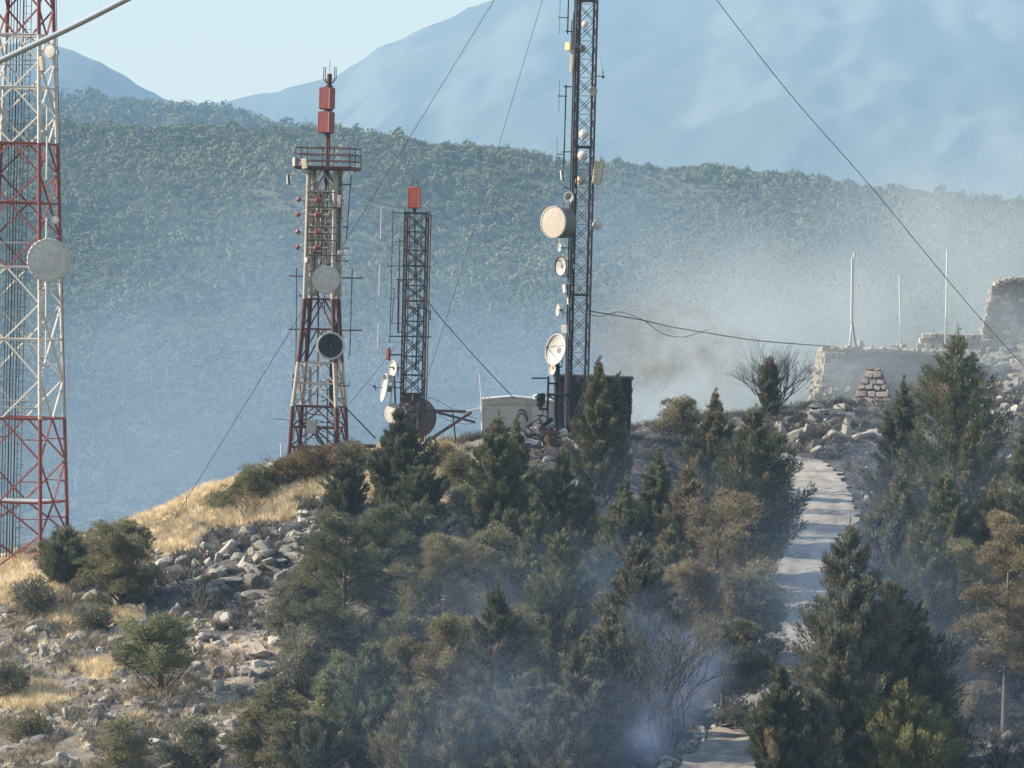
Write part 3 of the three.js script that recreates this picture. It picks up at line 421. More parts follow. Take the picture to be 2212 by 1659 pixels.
// ---------- dark square mast right of it ----------
const dC = 256;
{
  const d = dC, T = tower('lattice_mast', 'slim dark rusty square lattice mast topped by one red box', [888, 986], d, 7, [461, 501, 541, 574, 617, 650, 694, 727, 770, 810, 850, 890, 930, 986], () => 23, { leg: 0.055, hor: 0.05, dia: 0.026, kind: 'x', paint: () => M.dark, legGeo: BOX });
  const t = T.g;
  for (let i = 0; i < 4; i++) bar('leg_cable', T.at(461, i).add(V(0.09, 0, 0.07)), T.at(960, i).add(V(0.09, 0, 0.07)), 0.028, M.rustSteel, t);
  for (const [x0, x1, y, r] of [[853, 926, 523, 0.03], [837, 931, 575, 0.04], [857, 928, 604, 0.035], [871, 921, 650, 0.085], [872, 920, 665, 0.06], [840, 932, 727, 0.055], [844, 880, 460, 0.03], [872, 928, 459, 0.04]]) bar('cross_arm', P(x0, y - 0.6, d - 0.62), P(x1, y + 1, d - 0.5), r, y === 650 || y === 665 ? M.rustSteel : M.dark, t, BOX);
  bar('cable_tray', P(904, 655, d - 0.4), P(898, 800, d - 0.4), 0.075, M.dark, t, BOX); bar('cable_tray', P(901, 515, d - 0.4), P(899, 650, d - 0.4), 0.04, M.rustSteel, t, BOX); bar('feeder_cable', P(894, 460, d), P(900, 660, d), 0.025, M.cable, t);
  ladder(t, 905, 461, 893, 960, d + 0.1, 0.14, M.dark, 0.3);
  for (let i = 0; i < 4; i++) bar('top_stub', T.at(461, i), T.at(454, i), 0.03, M.dark, t);
  { const g = thing('box_antenna', 'orange-red box antenna on top of the slim dark mast', 'antenna', P(896, 427, d), 'red box antennas on the masts'), w = 0.44, h = 0.96; g.rotation.y = rad(-17); part('housing', bevel(w * 1.16, h, w * 0.95, 0.045), M.radomeOrange, g); for (const k of [-1, 1]) { const e = part('edge_strip', BOX, M.radomeEdge, g); e.position.set(k * w * 0.57, 0, w * 0.465); e.scale.set(0.03, h * 0.9, 0.03); } for (const x of [-0.13, 0.12]) { const q = part('whip', CYL, M.cable, g); q.position.set(x, h / 2 + 0.14, 0); q.scale.set(0.02, 0.3, 0.02); } const st = part('stub_mast', CYL12, M.dark, g); st.position.y = -h / 2 - 0.12; st.scale.set(0.09, 0.3, 0.09); }
  const pole = (lb, x0, y0, x1, y1, r, m, arms = []) => { const g = thing('pole_antenna', lb, 'antenna', P(x1, y1, d - 0.4), 'thin pole antennas beside the slim dark mast'); bar('pole', P(x0, y0, d - 0.4), P(x1, y1, d - 0.4), r, m, g); for (const [a, b, y] of arms) bar('arm', P(a, y, d - 0.4), P(b, y, d - 0.4), 0.018, M.cable, g); return g; };
  pole('long thin pole running down the left of the slim mast', 849, 453, 842, 742, 0.02, M.cable, [[843, 852, 623], [842, 851, 646]]);
  pole('short dark pole at mid height left of the slim mast', 864, 515, 862.5, 602, 0.022, M.cable, [[862, 872, 520]]);
  pole('thick dark red pole left of the slim mast', 861.5, 604, 860, 719, 0.05, M.rustSteel, [[860, 872, 606], [860, 872, 718]]);
  pole('thin dark pole beside the thick red pole', 852, 624, 846, 700, 0.016, M.cable, [[846, 872, 698]]);
  pole('hooked black pipe at the right of the slim mast', 929.5, 671, 929, 692, 0.035, M.dark, [[920, 930, 671]]);
  const dip = (lb, x, y0, y1, ya, xb) => { const g = thing('dipole_antenna', lb, 'antenna', P(x, y1, d - 0.2), 'white dipoles left of the slim dark mast'); bar('radiator', P(x + 1, y0, d - 0.2), P(x - 0.8, y1, d - 0.2), 0.024, M.whip, g); bar('boom', P(x, ya, d - 0.2), P(xb, ya + 1, d - 0.3), 0.014, M.galv, g); bar('loop', P(x, ya - 6, d - 0.2), P(x + 11, ya - 6, d - 0.2), 0.008, M.galv, g); bar('loop', P(x + 11, ya - 6, d - 0.2), P(x + 11, ya, d - 0.2), 0.008, M.galv, g); };
  dip('upper white dipole standing off left of the slim mast', 823, 448, 516, 485, 872); dip('middle white dipole standing off left of the slim mast', 819.5, 571, 640, 607, 868); dip('lower white dipole above the comb antenna', 816.5, 697, 762, 738, 872);
  { const g = thing('yagi_antenna', 'pale comb-shaped yagi antenna left of the slim dark mast', 'antenna', P(835, 763, d - 0.2)); bar('boom', P(789, 758.5, d - 0.2), P(835, 764, d - 0.2), 0.02, M.whip, g); for (let i = 0; i < 7; i++) { const x = 791 + i * 6.6, y = 758.7 + i * 0.8, q = 12 - i * 0.8; bar('element', P(x + 0.4, y - q, d - 0.2), P(x - 0.4, y + q, d - 0.2), 0.01, M.whip, g); } }
  { const g = panel('dark red upright panel behind the yagi antenna', 838, 765, d - 0.3, 8, 26, 35, { m: M.radomeRed, deep: 0.1 }); const p = part('arm', BOX, M.redDark, g); p.position.set(0.35, -0.02, -0.2); p.rotation.y = rad(35); p.scale.set(0.6, 0.07, 0.07); }
  bowl('bright white oval dish just below the red panel', 849, 796, d - 0.6, 16.5, 60, { deep: 0.12, feed: 0, name: 'dish_antenna' });
  bowl('edge-on dish with a feed arm left of the slim mast', 830, 838, d - 0.8, 30, 78, { el: 8, deep: 0.22, arms: [], turn: 6 });
  { const g = thing('dish_arm', 'feed arm and gearbox of the edge-on dish', 'antenna', P(830, 838, d - 0.8)); g.name = numbered('dish_feed'); bar('arm', P(812, 838, d - 0.8), P(828, 837, d - 0.8), 0.03, M.steel, g, BOX); bar('feed', P(811, 835, d - 0.8), P(811.5, 843, d - 0.8), 0.05, M.cable, g, BOX); box('gearbox', P(838, 815, d - 0.8), 0.4, 0.2, 0.3, M.dirtyWhite, g); }
  { const g = thing('support_post', 'dark steel post carrying the two side dishes', 'post', P(853, 900, d - 0.5)); bar('post', P(851, 790, d - 0.5), P(855, 900, d - 0.5), 0.08, M.dark, g, BOX); for (const y of [793, 824, 836]) bar('arm', P(841, y, d - 0.6), P(868, y + 2, d - 0.5), 0.045, M.dark, g, BOX); }
  drum('white drum antenna half hidden behind the dark juniper tip', 849, 894, d - 1, 22, 35, { depth: 0.9, side: M.shell });
  // the great dish seen from behind
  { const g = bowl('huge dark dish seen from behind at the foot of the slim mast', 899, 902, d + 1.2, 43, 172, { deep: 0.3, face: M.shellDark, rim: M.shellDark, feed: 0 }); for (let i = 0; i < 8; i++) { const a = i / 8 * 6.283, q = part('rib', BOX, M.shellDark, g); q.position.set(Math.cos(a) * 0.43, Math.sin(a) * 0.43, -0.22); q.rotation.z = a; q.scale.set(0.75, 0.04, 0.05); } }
  { const g = thing('equipment_box', 'brown equipment box between the legs above the huge dish', 'box', P(889, 860, d)); box('case', P(889, 860, d), 0.68, 0.42, 0.5, M.rustSteel, g, rad(-7)); box('strip', P(891, 860, d - 0.28), 0.05, 0.36, 0.02, M.cream, g, rad(-7)); box('lid', P(889, 850, d), 0.74, 0.04, 0.56, M.dark, g, rad(-7)); }
  // strutted frame towards the cabin
  const fr = thing('strut_frame', 'rusty steel strut frame between the slim mast and the pale cabin', 'frame', P(914, 960, d));
  bar('beam', P(919, 886.5, d - 0.3), P(1006, 889, d + 2), 0.09, M.rustSteel, fr, BOX); bar('beam', P(938, 889, d), P(1026, 912, d + 2), 0.075, M.dark, fr, BOX); bar('strut', P(1017, 891, d + 1.5), P(928, 950, d - 0.6), 0.075, M.rustSteel, fr, CYL12);
  bar('strut_tip', P(930, 948.5, d - 0.65), P(912, 960.5, d - 0.9), 0.07, M.whip, fr, CYL12); bar('strut_tip', P(906, 965, d - 1), P(886, 978, d - 1.2), 0.06, M.whip, fr, CYL12);
  bar('prop', P(939, 946, d - 0.3), P(946, 985, d - 0.4), 0.05, M.dark, fr); bar('prop', P(978, 893, d + 0.9), P(986, 968, d + 0.9), 0.035, M.cable, fr); tube('loose_wire', [P(921, 857, d), P(950, 868, d + 0.5), P(985, 888, d + 1), P(1030, 905, d + 2)], 0.012, M.cable, fr); tube('loose_wire', [P(935, 880, d), P(962, 905, d + 0.6), P(1000, 916, d + 1), P(1028, 913, d + 2)], 0.012, M.cable, fr);
  const cf = thing('sheet_fence', 'low corrugated metal fence behind the dry grass', 'fence', P(955, 985, d + 2.5));
  for (let i = 0; i < 22; i++) { const x = 898 + i * 5.4, o = part('sheet', new THREE.CylinderGeometry(0.062, 0.062, 0.62 + 0.06 * noise(i * 1.7, 3), 7, 1, true, -Math.PI / 2, Math.PI), M.sheet, cf); o.position.copy(P(x, 973, d + 2.5)).sub(cf.position); }
  bar('cap_rail', P(897, 958.5, d + 2.45), P(1017, 961, d + 2.45), 0.05, M.rustSteel, cf, BOX); bar('post', P(925, 957, d + 2.4), P(925, 990, d + 2.4), 0.05, M.rustSteel, cf, BOX);
}
// ---------- tall guyed mast ----------
const dD = 260;
{
  const d = dD, lv = []; for (let y = -30; y < 850; y += 39.6) lv.push(y); lv.push(938);
  const T = tower('guyed_mast', 'tallest dark lattice mast hung with many dishes, cut off at the top', [1245, 938], d, 11, lv, () => 19.5, { leg: 0.05, hor: 0.012, dia: 0.017, kind: 'x', paint: () => M.dark, last: 0 });
  const t = T.g;
  for (const y of [2, 318, 637]) for (let i = 0; i < 4; i++) bar('flange_beam', T.at(y, i), T.at(y, (i + 1) % 4), 0.1, M.dark, t, BOX);
  for (const [o, r, m] of [[-0.36, 0.045, M.dark], [-0.28, 0.03, M.rustSteel], [-0.42, 0.03, M.galv], [-0.2, 0.035, M.cable], [0.42, 0.022, M.cable], [-0.47, 0.035, M.dark]]) bar('feeder_cable', T.at(-20, 0).lerp(T.at(-20, 1), 0.5).add(V(o, 0, 0.08)), T.at(900, 0).lerp(T.at(900, 1), 0.5).add(V(o, 0, 0.08)), r, m, t);
  const r = rng(8); for (let i = 0; i < 40; i++) { const y = r() * 800, x = 1241 - y * 0.0203 + r() * 12; bar('cable_tie', P(x, y, d - 0.5), P(x + 1 - r() * 3, y + 5 + r() * 14, d - 0.5), 0.02 + r() * 0.02, r() < 0.4 ? M.galv : M.rustSteel, t); }
  const G2 = 'pole antennas on the guyed mast';
  const pole = (lb, pieces) => { const [x, y] = [pieces[0][2], pieces[0][3]], g = thing('pole_antenna', lb, 'antenna', P(x, y, d - 0.3), G2); pieces.forEach(([x0, y0, x1, y1, r, n], i) => bar(n ?? (i ? 'arm' : 'pole'), P(x0, y0, d - 0.3), P(x1, y1, d - 0.3), r, M.cable, g)); };
  pole('uppermost pole antenna left of the guyed mast', [[1228, -5, 1226, 74, 0.035], [1205.5, 38, 1228, 39, 0.022], [1221, 68, 1247, 69, 0.03], [1210, 1, 1208, 74, 0.012, 'radiator']]);
  pole('long pole antenna left of the guyed mast at mid height', [[1223, 183, 1217.5, 365, 0.035], [1217, 187.5, 1240, 188, 0.03], [1204.5, 207.5, 1225, 208.5, 0.025], [1213, 328.5, 1237, 328, 0.026], [1209, 172, 1207, 243, 0.012, 'radiator']]);
  pole('thin whip antenna left of the guyed mast near the skyline', [[1203.5, 297, 1202, 370, 0.012], [1203, 333, 1218, 334, 0.02], [1204, 337, 1212, 348, 0.01]]);
  pole('inverted hook pipe left of the guyed mast', [[1239.5, 28, 1236, 108, 0.028], [1239.5, 28, 1254, 28.5, 0.028], [1235.5, 46, 1233, 108, 0.024], [1235.5, 46, 1252, 46, 0.024]]);
  pole('stub antenna on a bracket right of the guyed mast', [[1302, 153, 1303, 170, 0.025], [1288, 164.5, 1306, 165.5, 0.022], [1297, 118, 1302, 153, 0.008], [1300, 168, 1306, 166, 0.04]]);
  pole('pole with hooked arm left of the lower guyed mast', [[1219, 435, 1216, 450, 0.02], [1217, 402, 1238, 410, 0.015], [1219, 405, 1238, 409, 0.03]]);
  panel('small yellow square panel high on the guyed mast', 1227, 101, d - 0.7, 13, 17, 32, { m: M.yellow }); panel('small grey box right of the yellow panel on the guyed mast', 1258, 105.5, d - 0.6, 10.5, 15, -5, { m: M.shellDark, back: M.steel, deep: 0.2 });
  panel('tall weathered panel below the yellow panel', 1236, 134, d - 0.6, 8, 50, 30, { m: M.dirtyWhite, tilt: 3, deep: 0.16 });
  panel('big slanted cream panel at the right of the guyed mast', 1291, 373, d - 0.3, 17, 49, 28, { m: M.cream, tilt: 8, deep: 0.24, back: M.maroon });
  panel('slender white panel left of the guyed mast', 1212.5, 379, d - 0.4, 4, 21, 40, { m: M.whip, tilt: -9, deep: 0.07 }); panel('white upright panel below the ring dish', 1220, 624, d - 0.5, 8, 18, 40, { m: M.whip, tilt: -8 }); panel('narrow white strip antenna under the upright panel', 1227, 650, d - 0.5, 4, 16, 45, { m: M.whip, tilt: -5, deep: 0.06 }); panel('white square box above the great open dish', 1220.5, 711.5, d - 0.7, 13, 19, 25, { m: M.dishPlain, tilt: -5, deep: 0.22 });
  drum('small white dish near the top of the guyed mast', 1262, 53, d - 0.8, 7, 25, { depth: 0.5, dome: 0.3 }); drum('round grey dish with white rim right on the guyed mast', 1281, 197, d - 0.8, 9.5, 4, { depth: 0.25, face: M.shell, dome: -0.2 });
  drum('upper of two round white dishes on the guyed mast', 1259.5, 290, d - 0.8, 10.5, 28, { depth: 0.5, dome: 0.35 }); drum('lower of two round white dishes on the guyed mast', 1257, 336, d - 0.8, 10.5, 24, { depth: 0.5, dome: 0.35 });
  drum('pinkish round dish inside the guyed mast', 1252, 391, d + 0.3, 10, 28, { depth: 0.5, dome: 0.4, face: M.dishWarm }); bowl('small round open dish just above the great drum', 1229, 426, d - 0.8, 10.5, 22, { deep: 0.25, face: M.shell });
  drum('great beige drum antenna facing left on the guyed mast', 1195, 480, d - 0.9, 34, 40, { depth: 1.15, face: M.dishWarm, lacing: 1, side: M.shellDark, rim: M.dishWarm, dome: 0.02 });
  drum('small white dish facing right of the guyed mast', 1290, 486, d - 0.2, 10, -28, { depth: 0.5, dome: 0.45 });
  bowl('tiny edge-on white dish below the great drum', 1209, 535, d - 0.6, 8, 66, { deep: 0.15, feed: 0 }); bowl('narrow white edge-on dish low on the guyed mast', 1205, 670, d - 0.6, 12, 72, { deep: 0.15, feed: 0 });
  { const g = bowl('dark hoop-shaped grid dish on the guyed mast', 1211, 575, d - 0.6, 21, 55, { deep: 0.2, face: M.shell, feed: 0, rim: M.dark, turn: 8 }); g.children[0].visible = true; }
  const arms = thing('dish_mounts', 'dark side arms holding the small dishes to the guyed mast', 'bracket', P(1225, 600, d - 0.5)); for (const [x0, x1, y] of [[1200, 1232, 563], [1213, 1236, 676], [1205, 1230, 596], [1212, 1236, 535], [1215, 1235, 500]]) bar('arm', P(x0, y, d - 0.5), P(x1, y + 1, d - 0.5), 0.04, M.dark, arms, BOX);
  const gd = bowl('great open white dish on a post beside the guyed mast', 1200, 755, d - 1.8, 33.5, 52, { deep: 0.32, el: 10, turn: 8, arms: [-60, 10], rim: M.dishPlain });
  bowl('small brown dish hanging under the great open dish', 1193, 795, d - 1.4, 14, 58, { deep: 0.2, face: M.dishWarm, feed: 0 });
  const pp = thing('support_post', 'black steel post with pipe arms in front of the burnt shed', 'post', P(1202, 940, d - 1.5));
  bar('post', P(1204, 780, d - 1.5), P(1201, 940, d - 1.5), 0.1, M.char, pp, CYL12); bar('upright', P(1184.5, 813, d - 1.7), P(1182.5, 912, d - 1.7), 0.05, M.char, pp, CYL12); bar('upright', P(1208, 790, d - 1.5), P(1206, 935, d - 1.5), 0.04, M.dark, pp, CYL12);
  for (const [x0, y0, x1, y1, r] of [[1148, 817, 1185, 817, 0.035], [1184, 828, 1206, 829, 0.04], [1180, 852, 1232, 853, 0.06], [1184, 854, 1198, 864, 0.035], [1166, 884, 1184, 884, 0.05], [1178, 907, 1196, 904, 0.025], [1206, 792, 1215, 793, 0.03]]) bar('arm', P(x0, y0, d - 1.6), P(x1, y1, d - 1.6), r, M.char, pp, CYL12);
  { const g = thing('burnt_lamp', 'melted black and white fitting on the pipe arm', 'lamp', P(1166, 884, d - 1.6)); const q = part('melted_head', new THREE.IcosahedronGeometry(0.27, 2), M.char, g), pa = q.geometry.attributes.position; for (let i = 0; i < pa.count; i++) { const n = 1 + 0.45 * noise(pa.getX(i) * 6, pa.getY(i) * 6, pa.getZ(i) * 6 + 3); pa.setXYZ(i, pa.getX(i) * n * 0.8, pa.getY(i) * n * 1.3, pa.getZ(i) * n * 0.7); } q.geometry.computeVertexNormals(); q.position.copy(P(1168, 864, d - 1.6)).sub(g.position); bar('neck', P(1167, 872, d - 1.6), P(1166, 885, d - 1.6), 0.07, M.char, g, CYL12); box('white_shell', P(1157, 857, d - 1.6), 0.2, 0.16, 0.2, M.whip, g, 0.3, 0.5); }
}
// ---------- wires ----------
const wire = (lb, pts, r = 0.014) => { const g = tube('', pts, r, M.cable, null, 40); g.name = numbered('guy_wire'); g.castShadow = g.receiveShadow = true; tag(g, lb, 'wire', 'guy wires and cables'); scene.add(g); };
wire('long guy wire running down left across the stout tower drum', [P(1090, -36, 262), P(880, 305, 257), P(625, 718, 250), P(374, 1126, 247)]);
wire('guy wire descending behind the slim dark mast', [P(1181, -30, 264), P(1078, 312, 263), P(985, 622, 262), P(925, 808, 261), P(862, 985, 260)]);
wire('guy wire slanting across the upper right to the ruin', [P(1524, -30, 262), P(1700, 196, 266), P(1880, 402, 271), P(2010, 560, 275), P(2120, 690, 279), P(2240, 822, 283)], 0.018);
wire('sagging cable from the slim mast to the cabin roof', [P(918, 643, 256), P(950, 684, 258), P(1030, 775, 262), P(1112, 862, 266)], 0.022);
wire('thin wire from the yagi down to the stout tower', [P(856, 745, 256), P(815, 800, 255), P(754, 872, 253)], 0.012);
wire('heavy black cable from the stout tower to the dark juniper', [P(746, 880, 253), P(780, 915, 253), P(812, 948, 253)], 0.03);
wire('wavy power cable from the guyed mast to the ruined terrace', [P(1274, 672, 260), P(1310, 678, 263), P(1390, 692, 270), P(1440, 704, 275), P(1520, 718, 284), P(1640, 736, 296), P(1760, 746, 304), P(1812, 750, 308)], 0.028);
wire('drooping black cable loop right of the guyed mast', [P(1276, 680, 260), P(1300, 684, 261), P(1330, 674, 262), P(1390, 692, 266), P(1430, 720, 270), P(1470, 728, 274), P(1530, 712, 284)], 0.016);
{ const o = tube('', [P(-40, 151, 60), P(60, 104, 60), P(160, 57, 60), P(300, -14, 60)], 0.031, M.galv, null, 30); o.geometry = new THREE.TubeGeometry(o.geometry.parameters.path, 30, 0.031, 12); o.name = 'steel_cable'; tag(o, 'thick pale steel cable crossing the upper left corner', 'cable'); scene.add(o); }
// ---------- road ----------
{
  const n = 420, pts = roadCurve.getSpacedPoints(n), pos = [], uv = [], col = [], idx = [], K = 19;
  for (let i = 0; i <= n; i++) {
    const t = pts[Math.min(n, i + 1)].clone().sub(pts[Math.max(0, i - 1)]), s = V(-t.z, 0, t.x).normalize();
    for (let k = 0; k < K; k++) {
      const e = (k / (K - 1) * 2 - 1) * (1.55 + (k === 0 || k === K - 1 ? 0.28 * noise(i * 0.21, k) + 0.1 * noise(i * 0.9, k) : 0)), p = pts[i].clone().addScaledVector(s, e), rut = -0.035 * Math.exp(-(((Math.abs(e) - 0.75) / 0.22) ** 2));
      pos.push(p.x, p.y + rut + 0.03 * noise(p.x * 2.2, p.z * 1.4) + 0.012 * noise(p.x * 9, p.z * 7), p.z); uv.push(p.x, -p.z);
      const f = 0.5 + fbm(p.x * 1.9, p.z * 1.3, 4), dust = smooth(0.0, 0.4, fbm(p.x * 1.6 + 4, p.z * 0.9, 4)) + 0.5 * Math.exp(-(((Math.abs(e) - 0.75) / 0.2) ** 2)) * smooth(-0.2, 0.3, noise(p.z * 0.7, 3)); col.push(...mix3(mix3([0.37, 0.335, 0.29], [0.25, 0.23, 0.20], f), [0.14, 0.128, 0.12], clamp(dust, 0, 1) * 0.65));
      if (i && k) { const a = i * K + k; idx.push(a - K - 1, a - 1, a, a - K - 1, a, a - K); }
    }
  }
  const g = new THREE.BufferGeometry(); g.setAttribute('position', new THREE.Float32BufferAttribute(pos, 3)); g.setAttribute('uv', new THREE.Float32BufferAttribute(uv, 2)); g.setAttribute('color', new THREE.Float32BufferAttribute(col, 3)); g.setIndex(idx); g.computeVertexNormals();
  const m = groundMat.clone(); m.bumpScale = 0.03; m.side = THREE.DoubleSide;
  tag(single('gravel_road', g, m, 'pale gravel track climbing between the junipers'), null, null, null, 'structure');
}
// ---------- buildings ----------
{
  const d = 266, x0 = P(1041, 900, d), x1 = P(1197, 900, d), w = x1.x - x0.x, yb = P(1120, 945, d).y, ye = P(1120, 867, d).y, ya = P(1105, 859, d).y, dep = 3.2;
  const g = thing('cabin', 'pale grey prefabricated cabin with a shallow gable roof beside the burnt shed', 'building', V((x0.x + x1.x) / 2, yb, -d - dep / 2));
  const add = (n, w_, h, dp, x, y, z, m) => { const o = part(n, BOX, m, g); o.scale.set(w_, h, dp); o.position.set(x, y, z); return o; };
  const H = ye - yb, hw = w / 2;
  add('wall', w, H, 0.08, 0, H / 2, dep / 2, M.cabin); add('wall', w, H, 0.08, 0, H / 2, -dep / 2, M.cabin); add('wall', 0.08, H, dep - 0.09, -hw + 0.04, H / 2, 0, M.cabin); add('wall', 0.08, H, dep - 0.09, hw - 0.04, H / 2, 0, M.cabin);
  const gs = new THREE.Shape(); gs.moveTo(-hw, 0); gs.lineTo(hw, 0); gs.lineTo(-hw + w * 0.41, ya - ye); for (const z of [dep / 2 - 0.04, -dep / 2 - 0.04]) { const o = part('gable', new THREE.ExtrudeGeometry(gs, { depth: 0.08, bevelEnabled: false }), M.cabin, g); o.position.set(0, H, z); }
  for (const [a, b, lb] of [[-hw - 0.06, -hw + w * 0.41, 1], [-hw + w * 0.41, hw + 0.04, -1]]) { const o = part('roof_panel', BOX, M.sheet, g), r = ya - ye; o.position.set((a + b) / 2, H + r / 2 + 0.04, 0); o.rotation.z = lb * Math.atan2(r, b - a); o.scale.set(Math.hypot(b - a, r) + 0.02, 0.07, dep + 0.2); }
  for (const x of [-hw + 0.05, -hw + w * 0.62, -hw + w * 0.66, hw - 0.05]) add('corner_post', 0.09, H, 0.05, x, H / 2, dep / 2 + 0.062, M.dirtyWhite);
  add('fascia', w, 0.1, 0.05, 0, H - 0.12, dep / 2 + 0.066, M.dirtyWhite);
  const pn = [[-hw + w * 0.3, 0.42, w * 0.54, 0.6], [-hw + w * 0.82, 0.5, w * 0.26, 0.6]]; for (const [x, y, a, h] of pn) add('wall_panel', a, H * h, 0.03, x, H * y, dep / 2 + 0.056, M.cabin);
  for (const [x, h] of [[-hw + 0.12, 0.14], [-hw + 0.3, 0.1]]) add('vent', 0.07, h, 0.07, x, H + 0.1, dep / 2 - 0.2, M.whip);
  const cn = thing('lean_to', 'thin pale canopy sheet jutting left from the cabin', 'canopy', P(1022, 888, d - 0.5)); { const o = box('sheet', P(1021, 885, d - 0.3), 0.85, 0.04, 1.4, M.sheet, cn, 0, 0.22); bar('edge', P(1004, 890.5, d - 1), P(1040, 889, d - 1), 0.025, M.galv, cn); }
  const wp = thing('whip_antenna', 'white whip antenna at the left corner of the cabin', 'antenna', P(1040, 876, d - 1)); bar('rod', P(1036, 807, d - 1), P(1040, 876, d - 1), 0.024, M.whip, wp, CYL12); bar('base', P(1040, 876, d - 1), P(1041.5, 930, d - 1), 0.04, M.whip, wp, CYL12);
}
{
  const d = 268.5, dep = 4, A = P(1197, 900, d), B = P(1363, 900, d), yb = P(1300, 962, d).y, yt = P(1280, 819, d).y, w = B.x - A.x, H = yt - yb;
  const g = thing('burnt_shed', 'charred black flat-roofed shed behind the twin junipers', 'building', V((A.x + B.x) / 2, yb, -d - dep / 2)), hw = w / 2;
  const add = (n, w_, h, dp, x, y, z, m = M.char, rz = 0, ry = 0) => { const o = part(n, BOX, m, g); o.scale.set(w_, h, dp); o.position.set(x, y, z); o.rotation.z = rz; o.rotation.y = ry; return o; };
  const L = w * 0.215; // width of the open bay at the left
  add('wall', w - L, H, 0.16, L / 2, H / 2, dep / 2); add('wall', w, H, 0.16, 0, H / 2, -dep / 2); add('wall', 0.16, H, dep - 0.17, hw - 0.08, H / 2, 0); add('wall', 0.1, H * 0.45, dep - 0.17, -hw + L, H * 0.24, 0);
  add('roof_slab', w + 0.12, 0.15, dep + 0.3, 0, H + 0.08, 0, M.char, -0.006); add('roof_edge', w + 0.16, 0.1, 0.05, 0, H + 0.1, dep / 2 + 0.18, M.dark, -0.006);
  for (const [x, m] of [[-hw + 0.1, M.dark], [-hw + L * 0.62, M.rustSteel], [-hw + L - 0.05, M.dark]]) add('post', 0.14, H, 0.14, x, H / 2, dep / 2 - 0.05, m);
  add('burnt_sheet', L * 0.42, H * 0.42, 0.02, -hw + L * 0.42, H * 0.72, dep / 2 - 0.14, M.rustSteel, 0.25, 0.3); add('burnt_sheet', L * 0.5, H * 0.5, 0.02, -hw + L * 0.36, H * 0.28, dep / 2 - 0.1, M.rustSteel, -0.06, -0.2); add('burnt_sheet', 0.12, H * 0.6, 0.05, -hw + L * 0.72, H * 0.32, dep / 2 + 0.05, M.galv, 0.05, 0.4); add('crossbeam', L, 0.1, 0.1, -hw + L / 2, H * 0.66, dep / 2 - 0.05, M.rustSteel);
  for (let i = 0; i < 6; i++) add('peeling_strip', 0.05, 0.2 + 0.1 * hash(i, 2, 3), 0.06, hw + 0.02, H * (0.5 + i * 0.075), dep / 2 - 0.2 - 0.1 * i, M.rustSteel, (hash(i, 1, 1) - 0.5) * 0.8);
  const dr_ = add('door', 0.75, 1.75, 0.04, hw - 0.9, 0.95, dep / 2 + 0.1, M.dark); const hd = add('door_handle', 0.1, 0.03, 0.05, hw - 1.17, 0.95, dep / 2 + 0.14, M.galv); g.updateMatrixWorld(true); dr_.attach(hd);
}
// burnt wreckage between the cabin and the shed
{
  const r = rng(33), names = ['twisted', 'bent', 'scorched'];
  for (let i = 0; i < 26; i++) {
    const px = 1095 + r() * 135, py = 905 + r() * 45, p = hit(px, 955 + r() * 12), o = thing('scrap_sheet', 'piece of burnt sheet or beam in the wreckage before the cabin', 'scrap', p.add(V(0, (955 - py) / 60 * 0.8 * r(), 0)), 'burnt wreckage before the cabin');
    const l = 0.3 + r() * 0.7, m = [M.char, M.rustSteel, M.dark, M.galv, M.dirtyWhite][(r() * 5) | 0], a = part('sheet', new THREE.PlaneGeometry(l, 0.16 + r() * 0.25, 4, 2), m.clone(), o); a.material.side = THREE.DoubleSide;
    const q = a.geometry.attributes.position; for (let k = 0; k < q.count; k++) q.setZ(k, 0.12 * noise(q.getX(k) * 3 + i, q.getY(k) * 4) + q.getX(k) ** 2 * (r() < 0.5 ? 0.4 : 0.35)); a.geometry.computeVertexNormals();
    a.rotation.set((r() - 0.5) * 2.2, r() * 3, (r() - 0.5) * 2); a.position.y = 0.15; const b = part('strip', BOX, m, o); b.scale.set(0.035, l * 1.1, 0.035); b.rotation.set(r() * 2, 0, 0.6 + r() * 1.6); b.position.set(0.1, 0.18, 0.05);
  }
  const hoop = thing('cable_hoop', 'black cable coil standing upright by the twin-tipped juniper', 'cable', P(1125, 925, 264.5)); for (const [k, a] of [[1, 0], [0.9, 0.05], [0.8, -0.05]]) { const o = part('loop', new THREE.TorusGeometry(0.42 * k, 0.035, 6, 26, 4.6), M.cable, hoop); o.scale.set(0.75, 1.3, 1); o.position.set(0, 0.3 + a, a); o.rotation.y = 0.2; }
  for (const [lb, pts] of [['melted cable snaking down the cabin wall', [[1172, 880], [1172, 893], [1162, 905], [1148, 915], [1140, 930]]], ['black cable drooping between the post and wreckage', [[1160, 897], [1175, 898], [1185, 905], [1190, 922], [1196, 935]]]]) { const o = tube('', pts.map(([x, y]) => P(x, y, 264.6)), 0.035, M.cable, null, 20); o.name = numbered('melted_cable'); o.castShadow = true; tag(o, lb, 'cable'); scene.add(o); }
}
